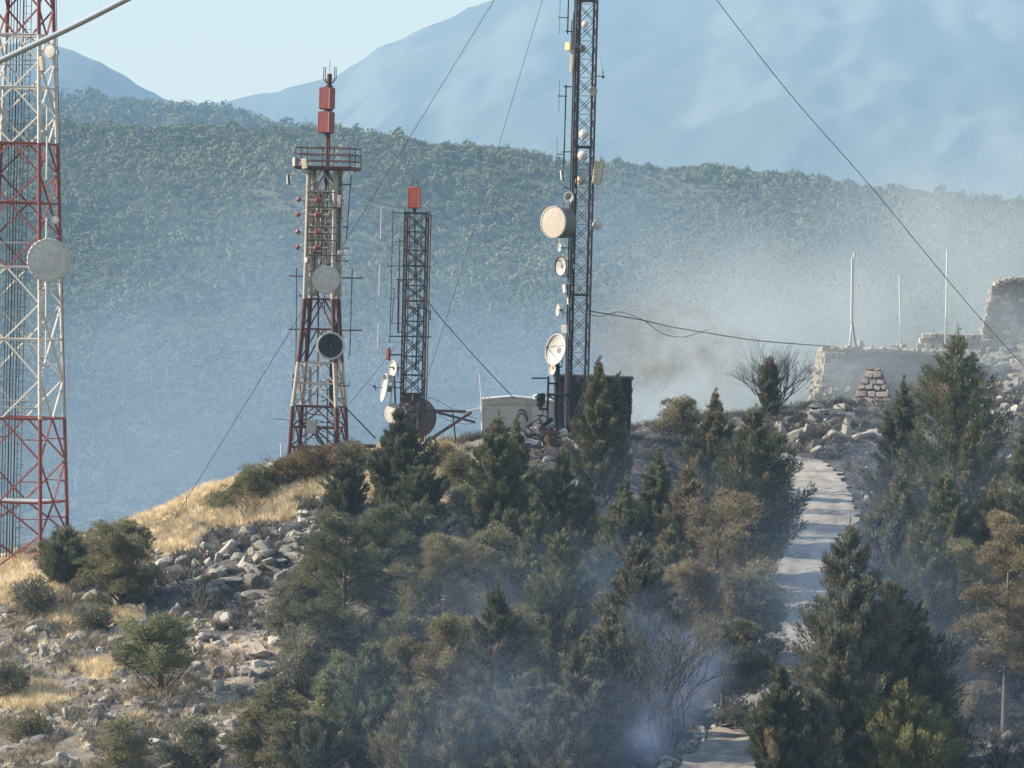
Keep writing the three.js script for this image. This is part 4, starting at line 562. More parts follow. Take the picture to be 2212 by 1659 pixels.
// things at the ridge by the stout tower
{
  const g = thing('drum_antenna', 'white drum lying on the ridge left of the stout tower', 'antenna', P(588, 1018, 252)); g.rotation.set(0, rad(-52), 0); const q = (n, geo, m) => part(n, geo, m, g); q('radome', lathe([[0.001, 0.06], [0.3, 0.03], [0.39, 0]]), M.dishPlain); q('shroud', lathe([[0.39, 0], [0.4, -0.35]]), M.dishPlain); q('back_shell', lathe([[0.4, -0.35], [0.2, -0.47], [0.001, -0.5]]), M.dish);
  const w = thing('marker_rod', 'white rod standing beside the drum on the ridge', 'pole', P(606, 1010, 252)); bar('rod', P(607.5, 958, 252), P(606, 1012, 252), 0.03, M.whip, w, CYL12); bar('foot', P(606, 1012, 252), P(606, 1024, 252), 0.06, M.dirtyWhite, w, CYL12);
  const b = thing('white_block', 'white painted block at the foot of the stout tower', 'block', P(619, 1020, 252)); const o = part('block', bevel(0.4, 0.36, 0.4, 0.05), M.dishPlain, b); o.rotation.z = 0.3; const o2 = part('cap', bevel(0.5, 0.1, 0.4, 0.03), M.dishPlain, b); o2.position.set(0.1, 0.2, 0);
  const c = thing('grey_box', 'grey equipment box in the grass under the stout tower', 'box', P(701, 988, 253.5)); part('case', bevel(0.75, 0.45, 0.5, 0.03), M.shell, c); const l = part('lid', BOX, M.galv, c); l.scale.set(0.8, 0.05, 0.55); l.position.y = 0.25;
  const f = thing('fence_post', 'thin dark stake on the grassy ridge left of the towers', 'post', hit(401, 1108)); bar('stake', f.position.clone(), f.position.clone().add(V(0.02, 0.75, 0)), 0.02, M.wood, f); bar('peg', f.position.clone().add(V(-0.03, 0.62, 0)), f.position.clone().add(V(0.07, 0.6, 0)), 0.014, M.wood, f);
}
// ---------- ruins ----------
const stoneMats = [[0.44, 0.39, 0.34], [0.36, 0.33, 0.30], [0.52, 0.47, 0.40], [0.40, 0.34, 0.31]].map((c) => wmap(std(...c, 0.95, { flatShading: true }), 1, 1, grainTex));
const mortar = wmap(std(0.25, 0.24, 0.225, 1), 2, 2, grainTex);
function rockGeo(seed, det = 1, flat = 0.75, np = 11, near = 0.5) {   // a lump cut by random planes: sharp broken limestone
  const g = new THREE.IcosahedronGeometry(1, det), p = g.attributes.position, r = rng(seed * 77 + 5), pl = [];
  for (let i = 0; i < np; i++) { const z = r() * 2 - 1, a = r() * 6.283, q = Math.sqrt(1 - z * z); pl.push([V(q * Math.cos(a), z, q * Math.sin(a)), near + r() * 0.38]); }
  for (let i = 0; i < p.count; i++) { const v = V(p.getX(i), p.getY(i), p.getZ(i)); for (const [n, d] of pl) { const e = v.dot(n) - d; if (e > 0) v.addScaledVector(n, -e); } v.multiplyScalar(1.25 + 0.1 * noise(v.x * 4 + seed, v.y * 4, v.z * 4 + 0.5)); p.setXYZ(i, v.x, v.y * flat, v.z); }
  g.computeVertexNormals(); return g;
}
const rockGeos = Array.from({ length: 8 }, (_, i) => rockGeo(i + 1, 1, 0.75, 10, 0.38)), rockBig = Array.from({ length: 6 }, (_, i) => rockGeo(i + 40, 3, 0.85, 13, 0.32)), pebble = Array.from({ length: 4 }, (_, i) => rockGeo(i + 70, 1, 0.6));
const stoneBox = Array.from({ length: 5 }, (_, k) => { const g = bevel(1, 1, 1, 0.09), p = g.attributes.position; for (let i = 0; i < p.count; i++) { const x = p.getX(i), y = p.getY(i), z = p.getZ(i); p.setXYZ(i, x + 0.1 * noise(x * 2 + k * 9, y * 2, z * 2 + 1), y + 0.12 * noise(x * 2, y * 2 + k * 5, z * 2 + 2), z + 0.08 * noise(x * 2, y * 2, z * 2 + k * 3)); } g.computeVertexNormals(); return g; });
{
  const r = rng(91), d = 305;
  // terrace
  const tA = P(1782, 757, d), tB = P(2085, 750, d), g = thing('ruined_terrace', 'flat stone terrace wall with rubble edge carrying the white poles', 'wall', V((tA.x + tB.x) / 2, tA.y - 2.9, -d - 3)), w = tB.x - tA.x;
  const rough = (a, b, c, na, nb, nc, amp) => { const q = new THREE.BoxGeometry(a, b, c, na, nb, nc), p = q.attributes.position; for (let i = 0; i < p.count; i++) { const x = p.getX(i), y = p.getY(i), z = p.getZ(i); p.setXYZ(i, x + amp * noise(x * 1.1, y * 1.6, z * 1.1 + 0.5), y + amp * 0.6 * noise(x * 1.3 + 4, y, z * 1.3 + 3.5), z + amp * noise(x * 1.2 + 9, y * 1.5, z + 7.5) + amp * 0.5 * noise(x * 3.4, y * 3.4, z + 1.5)); } q.computeVertexNormals(); return q; };
  const core = part('plastered_wall', rough(w - 0.6, 2.9, 6, 60, 18, 20, 0.2), mortar, g); core.position.set(0.2, 1.42, 0); const top = part('top_slab', rough(w + 0.1, 0.2, 6.3, 60, 1, 24, 0.14), wmap(std(0.40, 0.345, 0.285, 1), 3, 3, grainTex), g); top.position.set(0, 2.9, 0);
  for (let i = 0; i < 150; i++) { const o = part('stone', rockGeos[(r() * 8) | 0], stoneMats[(r() * 4) | 0], g), e = r() < 0.7, u = r(); o.scale.setScalar(0.07 + r() * 0.15); o.position.set(e ? -w / 2 - 0.9 + r() * 2.6 : (r() - 0.5) * w, e ? 1.9 * (1 - u) + 0.1 : 3.0, e ? 2.9 + u * 1.1 : 2.9 - r() * 2); o.rotation.set(r() * 6, r() * 6, 0); } const led = part('ledge', BOX, mortar, g); led.scale.set(w * 0.9, 0.16, 0.4); led.position.set(0.3, 1.35, 3.1);
  for (let row = 0; row < 9; row++) for (let x = -w / 2; x < -w / 2 + 1.0 + (8 - row) * 0.09; ) { const sw = 0.22 + r() * 0.34, o = part('stone', stoneBox[(r() * 5) | 0], stoneMats[(r() * 4) | 0], g); o.scale.set(sw, 0.29, 0.5); o.position.set(x + sw / 2 - (8 - row) * 0.05, row * 0.31 + 0.2, 3.0 + (8 - row) * 0.05 + r() * 0.1); x += sw + 0.03; }
  for (let row = 0; row < 9; row++) for (let z = -2.6; z < 2.8; ) { const sw = 0.3 + r() * 0.35, o = part('stone', stoneBox[(r() * 5) | 0], stoneMats[(r() * 4) | 0], g); o.scale.set(0.5, 0.29, sw); o.position.set(-w / 2 + 0.1 - (8 - row) * 0.05 + r() * 0.1, row * 0.31 + 0.2, z + sw / 2); z += sw + 0.03; }
  // low wall on the terrace
  const lw = thing('low_wall', 'low crumbling wall on the terrace behind the tall juniper', 'wall', P(2020, 752, d + 4)); for (let row = 0; row < 3; row++) for (let x = -1 + row * 0.15; x < 2.4; ) { const sw = 0.3 + r() * 0.3, o = part('stone', stoneBox[(r() * 5) | 0], stoneMats[(r() * 4) | 0], lw); o.scale.set(sw, 0.27, 0.6); o.position.set(x + sw / 2, row * 0.26 + 0.12, (r() - 0.5) * 0.15); x += sw + 0.02; }
  // poles on the terrace
  const pole = (lb, x0, y0, x1, y1, rr, heap, extra) => { const q = thing('flag_pole', lb, 'pole', P(x1, y1, d), 'white poles on the ruined terrace'); bar('shaft', P(x0, y0, d), P(lerp(x0, x1, 0.72), lerp(y0, y1, 0.72), d), rr, M.whip, q, CYL12); bar('lower_shaft', P(lerp(x0, x1, 0.7), lerp(y0, y1, 0.7), d), P(x1, y1, d), rr * 1.2, M.galv, q, CYL12); extra?.(q); for (let i = 0; i < heap; i++) { const o = part('footing_stone', rockGeos[i % 8], stoneMats[i % 4], q); o.scale.setScalar(0.08 + r() * 0.11); o.position.set((r() - 0.5) * 0.9, 0.02 + r() * 0.06, (r() - 0.2) * 0.5); } };
  pole('tall double pole with tripod legs at the left of the terrace', 1840.5, 556, 1838, 753, 0.045, 7, (q) => { bar('second_shaft', P(1844.5, 545, d), P(1842, 705, d), 0.045, M.whip, q, CYL12); bar('tripod_leg', P(1840.5, 700, d - 0.2), P(1834, 750, d - 0.4), 0.045, M.galv, q); bar('tripod_leg', P(1841.5, 698, d - 0.2), P(1849, 748, d - 0.3), 0.04, M.dark, q); const o = part('footing_block', rockGeos[2], stoneMats[2], q); o.scale.set(0.22, 0.34, 0.22); o.position.set(0.45, 0.2, 0); });
  pole('single white pole in the middle of the terrace', 1942.5, 594, 1946, 751, 0.036, 5); pole('white pole rising behind the tall juniper tip', 2046, 538, 2042, 750, 0.042, 4);
  // tapered stone pillar
  const dp = 299, pb = P(1887, 872, dp), s = S(dp), pl = thing('stone_pillar', 'tapering pillar of pinkish rubble stones below the terrace', 'pillar', pb), H = 76 / s, wb = 88 / s, wt = 27 / s;
  const cg = new THREE.CylinderGeometry(wt / Math.SQRT2 * 0.96, wb / Math.SQRT2 * 0.96, H, 4, 1); cg.rotateY(Math.PI / 4 ); const co = part('mortar_core', cg, std(0.10, 0.095, 0.09, 1), pl); co.position.y = H / 2; pl.rotation.y = rad(-8);
  const pm = [[0.44, 0.36, 0.32], [0.38, 0.33, 0.30], [0.50, 0.42, 0.37]].map((c) => wmap(std(...c, 0.95), 1, 1, grainTex)), ang = Math.atan2((wb - wt) / 2, H);
  for (let face = 0; face < 4; face++) { const fg = face * Math.PI / 2; let y = 0.04; while (y < H - 0.1) { const hh = Math.min(0.26 + r() * 0.16, H - y), t = (y + hh / 2) / H, ww = lerp(wb, wt, t), n = Math.max(1, Math.round(ww / (0.36 + r() * 0.16))); let x = -ww / 2 + 0.02; const ws = Array.from({ length: n }, () => 0.7 + r() * 0.6), tot = ws.reduce((a, b) => a + b, 0);
    for (const q of ws) { const sw = (ww - 0.04) * q / tot, o = part('stone', stoneBox[(r() * 5) | 0], pm[(r() * 3) | 0], pl); o.scale.set(sw - 0.06, hh - 0.06, 0.16); const c = V(x + sw / 2, y + hh / 2, ww / 2 - 0.05).applyAxisAngle(UP, fg); o.position.copy(c); o.rotation.set(-ang, fg, (r() - 0.5) * 0.5, 'YXZ'); o.position.y += (r() - 0.5) * 0.06; x += sw; } y += hh; } }
  // the tall ruin at the right edge
  const dr = 314, sr = S(dr), q = (x, y) => P(x, y, dr), org = q(2190, 770), rw = thing('ruin_wall', 'tall broken stone wall of a ruin at the right edge', 'wall', org), sh = new THREE.Shape();
  const out = [[2118, 775], [2122, 742], [2128, 728], [2126, 715], [2133, 700], [2138, 668], [2145, 645], [2147, 625], [2158, 612], [2172, 606], [2200, 605], [2230, 607], [2262, 615], [2300, 640], [2330, 700], [2340, 775]]; out.forEach(([x, y], i) => { const v = q(x, y).sub(org); i ? sh.lineTo(v.x, v.y) : sh.moveTo(v.x, v.y); });
  const body = part('rubble_core', new THREE.ExtrudeGeometry(sh, { depth: 1.3, bevelThickness: 0.08, bevelSize: 0.06, bevelSegments: 1 }), wmap(std(0.36, 0.32, 0.29, 1), 0.5, 0.5, grainTex), rw); body.position.z = -1.3; body.material.bumpMap = grainTex.clone(); body.material.bumpMap.repeat.set(0.8, 0.8); body.material.bumpScale = 0.12;
  for (let i = 1; i + 1 < 14; i++) { const a = q(...out[i]).sub(org), b = q(...out[i + 1]).sub(org), L = a.distanceTo(b), n = Math.max(1, Math.round(L / 0.22)); for (let k = 0; k < n; k++) for (const z of [-0.1, -0.5, -0.95]) { const o = part('stone', stoneBox[(r() * 5) | 0], stoneMats[(r() * 4) | 0], rw); o.position.copy(a).lerp(b, (k + 0.5) / n).add(V((r() - 0.5) * 0.1, (r() - 0.5) * 0.1, z)); o.scale.set(0.2 + r() * 0.2, 0.16 + r() * 0.16, 0.36); o.rotation.z = (r() - 0.5) * 0.5; } }
  for (let i = 0; i < 34; i++) { const x = 2150 + r() * 75, y = 615 + r() * 150, o = part('stone', stoneBox[(r() * 5) | 0], stoneMats[(r() * 4) | 0], rw); o.position.copy(q(x, y).sub(org)).add(V(0, 0, 0.03)); o.scale.set(0.25 + r() * 0.2, 0.16 + r() * 0.12, 0.16); }
}
// ---------- rocks ----------
const rockMats = [[0.34, 0.315, 0.28], [0.26, 0.248, 0.23], [0.44, 0.40, 0.34], [0.18, 0.176, 0.172]].map((c) => { const m = wmap(std(...c, 0.95, { flatShading: true }), 1, 1, grainTex); return m; });
{
  const r = rng(17);
  const big = [[492, 1188, 48, 40, 'large pale tan boulder on the burnt slope'], [470, 1205, 26, 22, 'tan block leaning on the pale boulder'], [526, 1222, 42, 30, 'rounded grey boulder below the pale one'], [556, 1160, 36, 20, 'grey boulder at the upper edge of the burnt slope'], [588, 1196, 48, 24, 'long flat grey boulder on the burnt slope'], [548, 1252, 64, 26, 'broad grey slab low on the burnt slope'], [612, 1250, 38, 24, 'squat grey boulder right of the broad slab'], [452, 1218, 24, 20, 'small square boulder left of the pale one'], [486, 1272, 34, 16, 'flat whitish rock below the burnt slope boulders'], [655, 1112, 30, 20, 'whitish block under the small dark juniper'], [700, 1080, 30, 24, 'bright block at the top of the rock line'], [400, 1216, 24, 16, 'dark rock under the golden grass edge'], [375, 1318, 26, 34, 'upright pale rock left of the leafy tree'], [120, 1592, 36, 30, 'big rock at the lower left among rubble'], [205, 1545, 32, 30, 'angular grey block in the lower left rubble'], [360, 1460, 34, 22, 'rock beside the foot of the leafy tree'], [150, 1268, 30, 16, 'flat stone below the small left juniper'], [330, 1395, 40, 20, 'pale rock pile stone behind the leafy tree'], [1712, 940, 40, 30, 'large slanting grey outcrop above the road bend'], [1745, 935, 44, 36, 'tall fractured outcrop in the road bank'], [1828, 922, 26, 34, 'upright cream block in the road bank'], [1852, 908, 18, 34, 'narrow cream block beside the upright one'], [1795, 938, 36, 30, 'rough grey rock in the middle of the bank'], [1885, 935, 40, 14, 'flat bright stone at the right of the bank'], [1860, 945, 46, 14, 'long low bright stone in the bank'], [1690, 930, 34, 28, 'leftmost outcrop of the road bank'], [1760, 960, 34, 20, 'low stone at the foot of the bank'], [1840, 1042, 14, 8, 'small white stone at the right road edge'], [1445, 1640, 34, 24, 'pale boulder at the foot of the smoking shrub'], [1410, 1648, 28, 18, 'small tan boulder left of the smoking shrub']];
  big.forEach(([x, y, w, h, lb], i) => { const p = hit(x, y + h * 0.4), s = S(-p.z), o = single('boulder', rockBig[i % 6], rockMats[lb.match(/tan|pale|bright|cream|white/) ? 2 : [1, 0, 3][i % 3]], lb, 'rock', 'boulders on the hill'); o.position.copy(p).add(V(0, h / s * 0.15, 0)); o.scale.set(w / s * 0.6, h / s * 0.8, w / s * 0.5); o.rotation.set((r() - 0.5) * 0.3, r() * 6.28, (r() - 0.5) * 0.5); });
  const crop = [];
  for (let i = 0; i < 74; i++) { const a = i < 52, px = a ? 430 + r() * 240 : 1660 + r() * 230, py = a ? 1290 - (px - 430) * 0.55 * (0.5 + r() * 0.5) - r() * 40 : 895 + r() * 75, p = hit(px, py), o = single('boulder', rockBig[(r() * 6) | 0], rockMats[a ? [0, 1, 0, 2][(r() * 4) | 0] : [1, 3, 3, 1][(r() * 4) | 0]], a ? 'half buried limestone block in the outcrop on the burnt slope' : 'half buried block in the burnt bank above the road bend', 'rock', a ? 'outcrop blocks on the burnt slope' : 'outcrop blocks in the bank'), q = 0.2 + r() * r() * 0.5; o.position.copy(p).add(V(0, -q * 0.1, 0)); o.scale.set(q * (1 + r() * 0.8), q * (0.5 + r() * 0.4), q); o.rotation.set((r() - 0.5) * 0.5, r() * 6.28, 0.15 + r() * 0.35); }
  const zone = (px, py, gold) => {
    let w = 0, k = 'left';
    if (px < 760 && py > 1075) { w = 0.25 + 0.75 * smooth(-0.12, 0.22, fbm(px * 0.014, py * 0.024, 3)); w *= 1 - 0.9 * gold; if (px > 560 && py > 1290) w *= smooth(720, 600, px) * 0.8; }
    if (px > 1640 && px < 1920 && py < 985 && py > 875) { w = 0.5; k = 'bank'; }
    if (px > 2080 && py < 905) { w = 0.75; k = 'ruin'; }
    if (px > 1060 && px < 1260 && py < 1120 && py > 930) { w = 0.55; k = 'top'; }
    if (px > 1840 && py > 985) { w = 0.3; k = 'right'; }
    return [w, k];
  };
  const all = [];
  for (let i = 0; i < 330000; i++) {
    const x = -28 + r() * 58, d = 207 + r() * 112, y = G(x, d), c = cover(x, d, y);
    if (c.px < -60 || c.px > 2270 || c.py > 1700) continue;
    const [w0, k] = zone(c.px, c.py, c.gold), w = w0 * (k === 'left' ? 0.75 : k === 'right' ? 0.9 : 0.4); if (r() > w * (0.5 + 0.5 * smooth(-0.15, 0.2, fbm(x * 0.7, d * 0.5, 2)))) continue;
    const [rd] = x > 4 && x < 22 && d < 278 ? roadDist(x, d) : [9]; if (rd < 1.7) continue;
    const q = r(); all.push([x, y, d, (0.022 + 0.33 * q ** 22 + 0.055 * q ** 1.5) * (k === 'right' ? 0.75 : k === 'ruin' ? 1.3 : 1), k, c]);
  }
  // pale stones along the left road edge
  const tn = (i) => roadPts[Math.min(160, i + 1)].clone().sub(roadPts[Math.max(0, i - 1)]).normalize();
  for (let i = 4; i < 120; i++) for (let k = 0; k < 4; k++) { const t = tn(i), s = V(-t.z, 0, t.x), left = s.x < 0 ? 1 : -1, p = roadPts[i].clone().addScaledVector(s, left * (1.7 + r() * 0.5)).addScaledVector(t, r() * 0.5); if (r() < 0.75) all.push([p.x, G(p.x, -p.z), -p.z, 0.05 + r() * 0.1, 'edge', null]); }
  all.sort((a, b) => b[3] - a[3]);
  const txt = { left: ['loose limestone rock on the rubble slope at the left', 'loose rocks on the left slope'], bank: ['loose stone in the rocky bank above the road bend', 'loose stones in the road bank'], ruin: ['tumbled stone on the rubble slope below the ruin wall', 'tumbled stones below the ruin'], top: ['scorched rock among the junipers below the wreckage', 'scorched rocks below the wreckage'], right: ['stone on the burnt ground right of the road', 'stones on the burnt ground'], edge: ['pale stone lining the left edge of the gravel road', 'stones along the road edge'] };
  all.slice(0, 200).forEach(([x, y, d, s, k], i) => { const o = single('rock', rockGeos[(r() * 8) | 0], rockMats[(r() * 4) | 0], txt[k][0], 'rock', txt[k][1]); o.position.set(x, y + s * 0.02, -d); o.scale.set(s * (0.9 + r() * 0.5), s * (0.6 + r() * 0.6), s * (0.8 + r() * 0.4)); o.rotation.set((r() - 0.5) * 0.8, r() * 6.28, (r() - 0.5) * 0.8); });
  const rest = all.slice(200), lists = [[], [], [], []]; rest.forEach((q, i) => lists[i % 4].push(q));
  const rm = std(1, 1, 1, 0.95, { flatShading: true }), mt = new THREE.Matrix4(), e = new THREE.Euler(), qn = new THREE.Quaternion();
  lists.forEach((L, v) => { const im = new THREE.InstancedMesh(v < 2 ? rockGeos[v] : pebble[v], rm, L.length); L.forEach(([x, y, d, s, k], i) => { mt.compose(V(x, y + s * 0.05, -d), qn.setFromEuler(e.set(r() * 6, r() * 6, r() * 6)), V(s * (0.8 + r() * 0.6), s * (0.6 + r() * 0.5), s)); im.setMatrixAt(i, mt); const b = (k === 'top' || k === 'right' || k === 'bank' ? 0.11 : k === 'edge' ? 0.28 : 0.16) + r() ** 1.5 * 0.28; im.setColorAt(i, RGB(b * 1.04, b * 0.97, b * 0.87)); }); im.name = numbered('scree'); im.castShadow = im.receiveShadow = true; tag(im, 'small loose stones scattered over the hill', 'scree', null, 'stuff'); scene.add(im); });
  console.log('rocks', all.length);
}
// ---------- vegetation ----------
const barkMat = wmap(std(0.16, 0.13, 0.105, 0.95), 1, 3, grainTex), charBark = wmap(std(0.045, 0.042, 0.045, 0.95), 1, 3, grainTex), greyBark = wmap(std(0.22, 0.2, 0.185, 0.95), 1, 3, grainTex);
const leafMat = new THREE.MeshPhysicalMaterial({ vertexColors: true, roughness: 0.9, transmission: 0.34, thickness: 0, side: THREE.DoubleSide, specularIntensity: 0.3 });
const PAL = {
  green: [[0.062, 0.076, 0.048], [0.26, 0.262, 0.15]], dark: [[0.045, 0.054, 0.038], [0.18, 0.184, 0.11]], olive: [[0.085, 0.087, 0.05], [0.31, 0.285, 0.16]], brown: [[0.12, 0.102, 0.07], [0.35, 0.295, 0.185]], yellow: [[0.11, 0.118, 0.05], [0.38, 0.35, 0.16]],
  leaf: [[0.09, 0.108, 0.05], [0.31, 0.31, 0.165]], grey: [[0.075, 0.083, 0.066], [0.26, 0.26, 0.195]], dry: [[0.13, 0.10, 0.055], [0.36, 0.26, 0.13]],
};
class Leaves {
  constructor() { this.p = []; this.c = []; }
  // one needle spray from base b along dir
  add(b, dir, len, wid, col, r) {
    const t = V(r() - 0.5, r() - 0.5, r() - 0.5).cross(dir).normalize().multiplyScalar(wid);
    this.p.push(b.x + t.x, b.y + t.y, b.z + t.z, b.x - t.x, b.y - t.y, b.z - t.z, b.x + dir.x * len, b.y + dir.y * len, b.z + dir.z * len);
    for (let k = 0; k < 3; k++) this.c.push(col[0], col[1], col[2]);
  }
  geo() { const g = new THREE.BufferGeometry(); g.setAttribute('position', new THREE.BufferAttribute(new Float32Array(this.p), 3)); g.setAttribute('color', new THREE.BufferAttribute(new Float32Array(this.c), 3)); g.computeVertexNormals(); return g; }
}
function limbGeo(pts, r0, r1, n = 5) {
  const pos = [], idx = [], c = new THREE.CatmullRomCurve3(pts), k = Math.max(2, pts.length * 2), q = c.getPoints(k), nn = c.computeFrenetFrames(k);
  for (let i = 0; i <= k; i++) { const r = lerp(r0, r1, i / k); for (let j = 0; j < n; j++) { const a = j / n * 6.283, v = q[i].clone().addScaledVector(nn.normals[i], Math.cos(a) * r).addScaledVector(nn.binormals[i], Math.sin(a) * r); pos.push(v.x, v.y, v.z); if (i < k) { const A = i * n + j, B = i * n + (j + 1) % n; idx.push(A, A + n, B, B, A + n, B + n); } } }
  const g = new THREE.BufferGeometry(); g.setAttribute('position', new THREE.Float32BufferAttribute(pos, 3)); g.setAttribute('uv', new THREE.Float32BufferAttribute(new Float32Array(pos.length / 3 * 2), 2)); g.setIndex(idx); g.computeVertexNormals(); return g;
}
let treeSeed = 100, sprays = 0;
function plantBase(name, label, cat, px, base, group) { const p = hit(px, base, 186); return thing(name, label, cat, p.clone().add(V(0, -0.05, 0)), group); }
// upright conical juniper of many plume-like branches
function juniper(label, px, top, base, hw, pal, o = {}) {
  const r = rng(treeSeed++), g = plantBase('juniper', label, 'tree', px, base, 'junipers on the hill'), s = S(-g.position.z), H = (base - top) / s, R = hw * 1.5 / s, [c0, c1] = PAL[pal], L = new Leaves(), lean = (o.lean ?? 0);
  const scorch = (o.scorch ?? 0.12) * 0.6, pw = o.pow ?? 0.72, low = o.low ?? 0.16, n = Math.round(clamp(H * R * (o.dense ?? 1) * 3100, 6000, 42000)), nb = Math.round(70 + H * 16 + R * 30), br = [];
  const prof = (h) => Math.min(1, 0.45 + 0.55 * h / low) * Math.pow(Math.max(0.001, 1 - h), pw) * (0.38 + 0.62 * smooth(1.02, 0.66, h)) * (1 + 0.22 * noise(h * 7 + px, 3.3));
  let tot = 0;
  for (let i = 0; i < nb; i++) { const h = i < 9 ? 0.84 + i * 0.019 : Math.pow(r(), 0.9) * 0.95, a = i * 2.39996 + r() * 0.9, l = Math.max(0.09, R * prof(h) * (0.62 + 0.55 * r() ** 1.5)), w = Math.pow(l, 1.25); tot += w; br.push([h, a, l, w, r()]); }
  const limbs = [limbGeo([V(0, 0, 0), V(lean * H * 0.3, H * 0.4, 0), V(lean * H, H * 0.97, 0)], 0.03 + H * 0.012, 0.012, 6)];
  for (const [h, a, l, w, q] of br) {
    const y0 = h * H * 0.94 - l * 0.25 - (h < 0.1 ? 0.1 : 0), out = V(Math.cos(a), 0, Math.sin(a)), b = V(lean * y0, Math.max(0.05, y0), 0), rise = (h > 0.85 ? 1.6 : 0.75 + 0.5 * r()) * (o.rise ?? 1), e = b.clone().addScaledVector(out, l).add(V(0, l * rise * 0.8, 0)), mid = b.clone().lerp(e, 0.55).add(V(0, -l * 0.1, 0));
    if (h > 0.9) e.y = Math.min(e.y, H * (0.94 + 0.06 * r()));
    if (l > 0.45 && r() < 0.35) limbs.push(limbGeo([b, mid, b.clone().lerp(e, 0.9)], 0.02, 0.006, 3));
    const tint = clamp(0.42 + (q - 0.5) * 0.55, 0, 1), burnt = r() < scorch, pa = burnt ? PAL.brown : [c0, c1], cnt = Math.max(6, Math.round(n * w / tot)), dir0 = e.clone().sub(mid).normalize();
    for (let k = 0; k < cnt; k++) {
      const t = 0.22 + 0.78 * Math.pow(r(), 0.75), c = t < 0.55 ? b.clone().lerp(mid, t / 0.55) : mid.clone().lerp(e, (t - 0.55) / 0.45), rr = (0.05 + 0.2 * l) * (1.1 - t * 0.75) * Math.sqrt(r()), th = r() * 6.283, ph = r() * 2 - 1;
      const off = V(Math.cos(th) * Math.sqrt(1 - ph * ph), ph * 1.2, Math.sin(th) * Math.sqrt(1 - ph * ph)); c.addScaledVector(off, rr);
      const dir = dir0.clone().multiplyScalar(0.8).add(off.multiplyScalar(0.55)).add(V(0, 0.35, 0)).normalize(), f = clamp(tint + (r() - 0.5) * 0.5, 0, 1);
      if (c.y < 0.02) continue;
      L.add(c, dir, 0.11 + r() * 0.13, 0.017 + r() * 0.018, mix3(pa[0], pa[1], f), r);
    }
  }
  part('trunk', mergeGeometries(limbs), o.bark ?? barkMat, g); part('crown', L.geo(), leafMat, g); sprays += L.p.length / 9; return g;
}
// broad pine or spreading bush: tufts on layered limbs
function pine(label, px, top, base, hw, pal, o = {}) {
  const r = rng(treeSeed++), g = plantBase(o.name ?? 'pine_tree', label, o.cat ?? 'tree', px, base, o.group ?? 'pines on the hill'), s = S(-g.position.z), H = (base - top) / s, R = hw * 1.08 / s, [c0, c1] = PAL[pal], L = new Leaves(), y0 = o.clear ?? 0.04, nt = Math.round((o.tufts ?? 1) * clamp(60 + H * R * 24, 50, 330)), per = (o.per ?? 62) * 2.1;
  const lean = o.lean ?? 0, limbs = [limbGeo([V(0, 0, 0), V(lean * H * 0.35, H * 0.45, 0.02 * H), V(lean * H * 0.7, H * 0.9, 0)], 0.05 + H * (o.trunk ?? 0.014), 0.02, 7)];
  const nl = Math.round(o.limbs ?? clamp(13 + H * 2.4, 13, 34)), lim = [];
  for (let i = 0; i < nl; i++) { const u = (i + r() * 0.8) / nl, h = y0 + (1 - y0) * u * 0.97, a = i * 2.4 + r() * 1.2; lim.push([h, a, R * Math.pow(Math.max(0.05, 1 - Math.pow(Math.abs(u - 0.28) / 0.76, 2)), 0.55) * (0.5 + 0.65 * r()), r(), -0.05 + r() * 0.6]); }
  for (const [h, a, l, , lr] of lim) { const b = V(lean * H * 0.7 * h, Math.max(0.03, h * H * 0.93 - l * (o.up ?? 0.25)), 0), e = V(b.x + Math.cos(a) * l, h * H * 0.93 + l * lr, Math.sin(a) * l); limbs.push(limbGeo([b, b.clone().lerp(e, 0.5).add(V(0, -l * 0.06, 0)), e], 0.022 + l * 0.008, 0.008, 4)); }
  for (let i = 0; i < nt; i++) {
    const [h, la, ll, lq, lr] = lim[(r() * nl) | 0], t = 0.15 + 0.9 * Math.pow(r(), 0.7), g3 = () => r() + r() + r() - 1.5, sp = (0.1 * R + 0.16) * (1.25 - 0.5 * t), c = V(lean * H * 0.7 * h + Math.cos(la) * ll * t + g3() * sp, h * H * 0.93 + ll * lr * t + g3() * sp * 1.25, Math.sin(la) * ll * t + g3() * sp), tr = (0.15 + 0.16 * r()) * (o.size ?? 1);
    if (c.y < 0.03) continue;
    const q = clamp(lq + (r() - 0.5) * 0.5, 0, 1), burnt = r() < (o.scorch ?? 0.2), pa = burnt ? PAL.brown : [c0, c1];
    for (let k = 0; k < per; k++) { const th = r() * 6.283, ph = r() * 1.8 - 0.7, sq = Math.sqrt(Math.max(0, 1 - ph * ph)), off = V(Math.cos(th) * sq * 1.35, ph * 0.8, Math.sin(th) * sq * 1.35), p = c.clone().addScaledVector(off, tr * Math.cbrt(r())), dir = off.clone().add(V(0, 0.5, 0)).add(V(r() - 0.5, r() - 0.5, r() - 0.5)).normalize(); if (p.y < 0.02) continue; L.add(p, dir, (o.len ?? 0.13) * (0.7 + r() * 0.8), (o.wid ?? 0.016) * (0.7 + r() * 0.7), mix3(pa[0], pa[1], clamp(q * 0.5 + 0.15 + r() * 0.4, 0, 1)), r); }
  }
  part('trunk', mergeGeometries(limbs), o.bark ?? barkMat, g); part(o.cat === 'shrub' ? 'foliage' : 'crown', L.geo(), leafMat, g); sprays += L.p.length / 9; return g;
}
const bush = (label, px, top, base, hw, pal, o = {}) => pine(label, px, top, base, hw, pal, { name: 'shrub', cat: 'shrub', group: 'shrubs on the hill', clear: 0.05, len: 0.12, wid: 0.02, trunk: 0.006, up: 0.9, scorch: 0.08, limbs: 30, ...o });
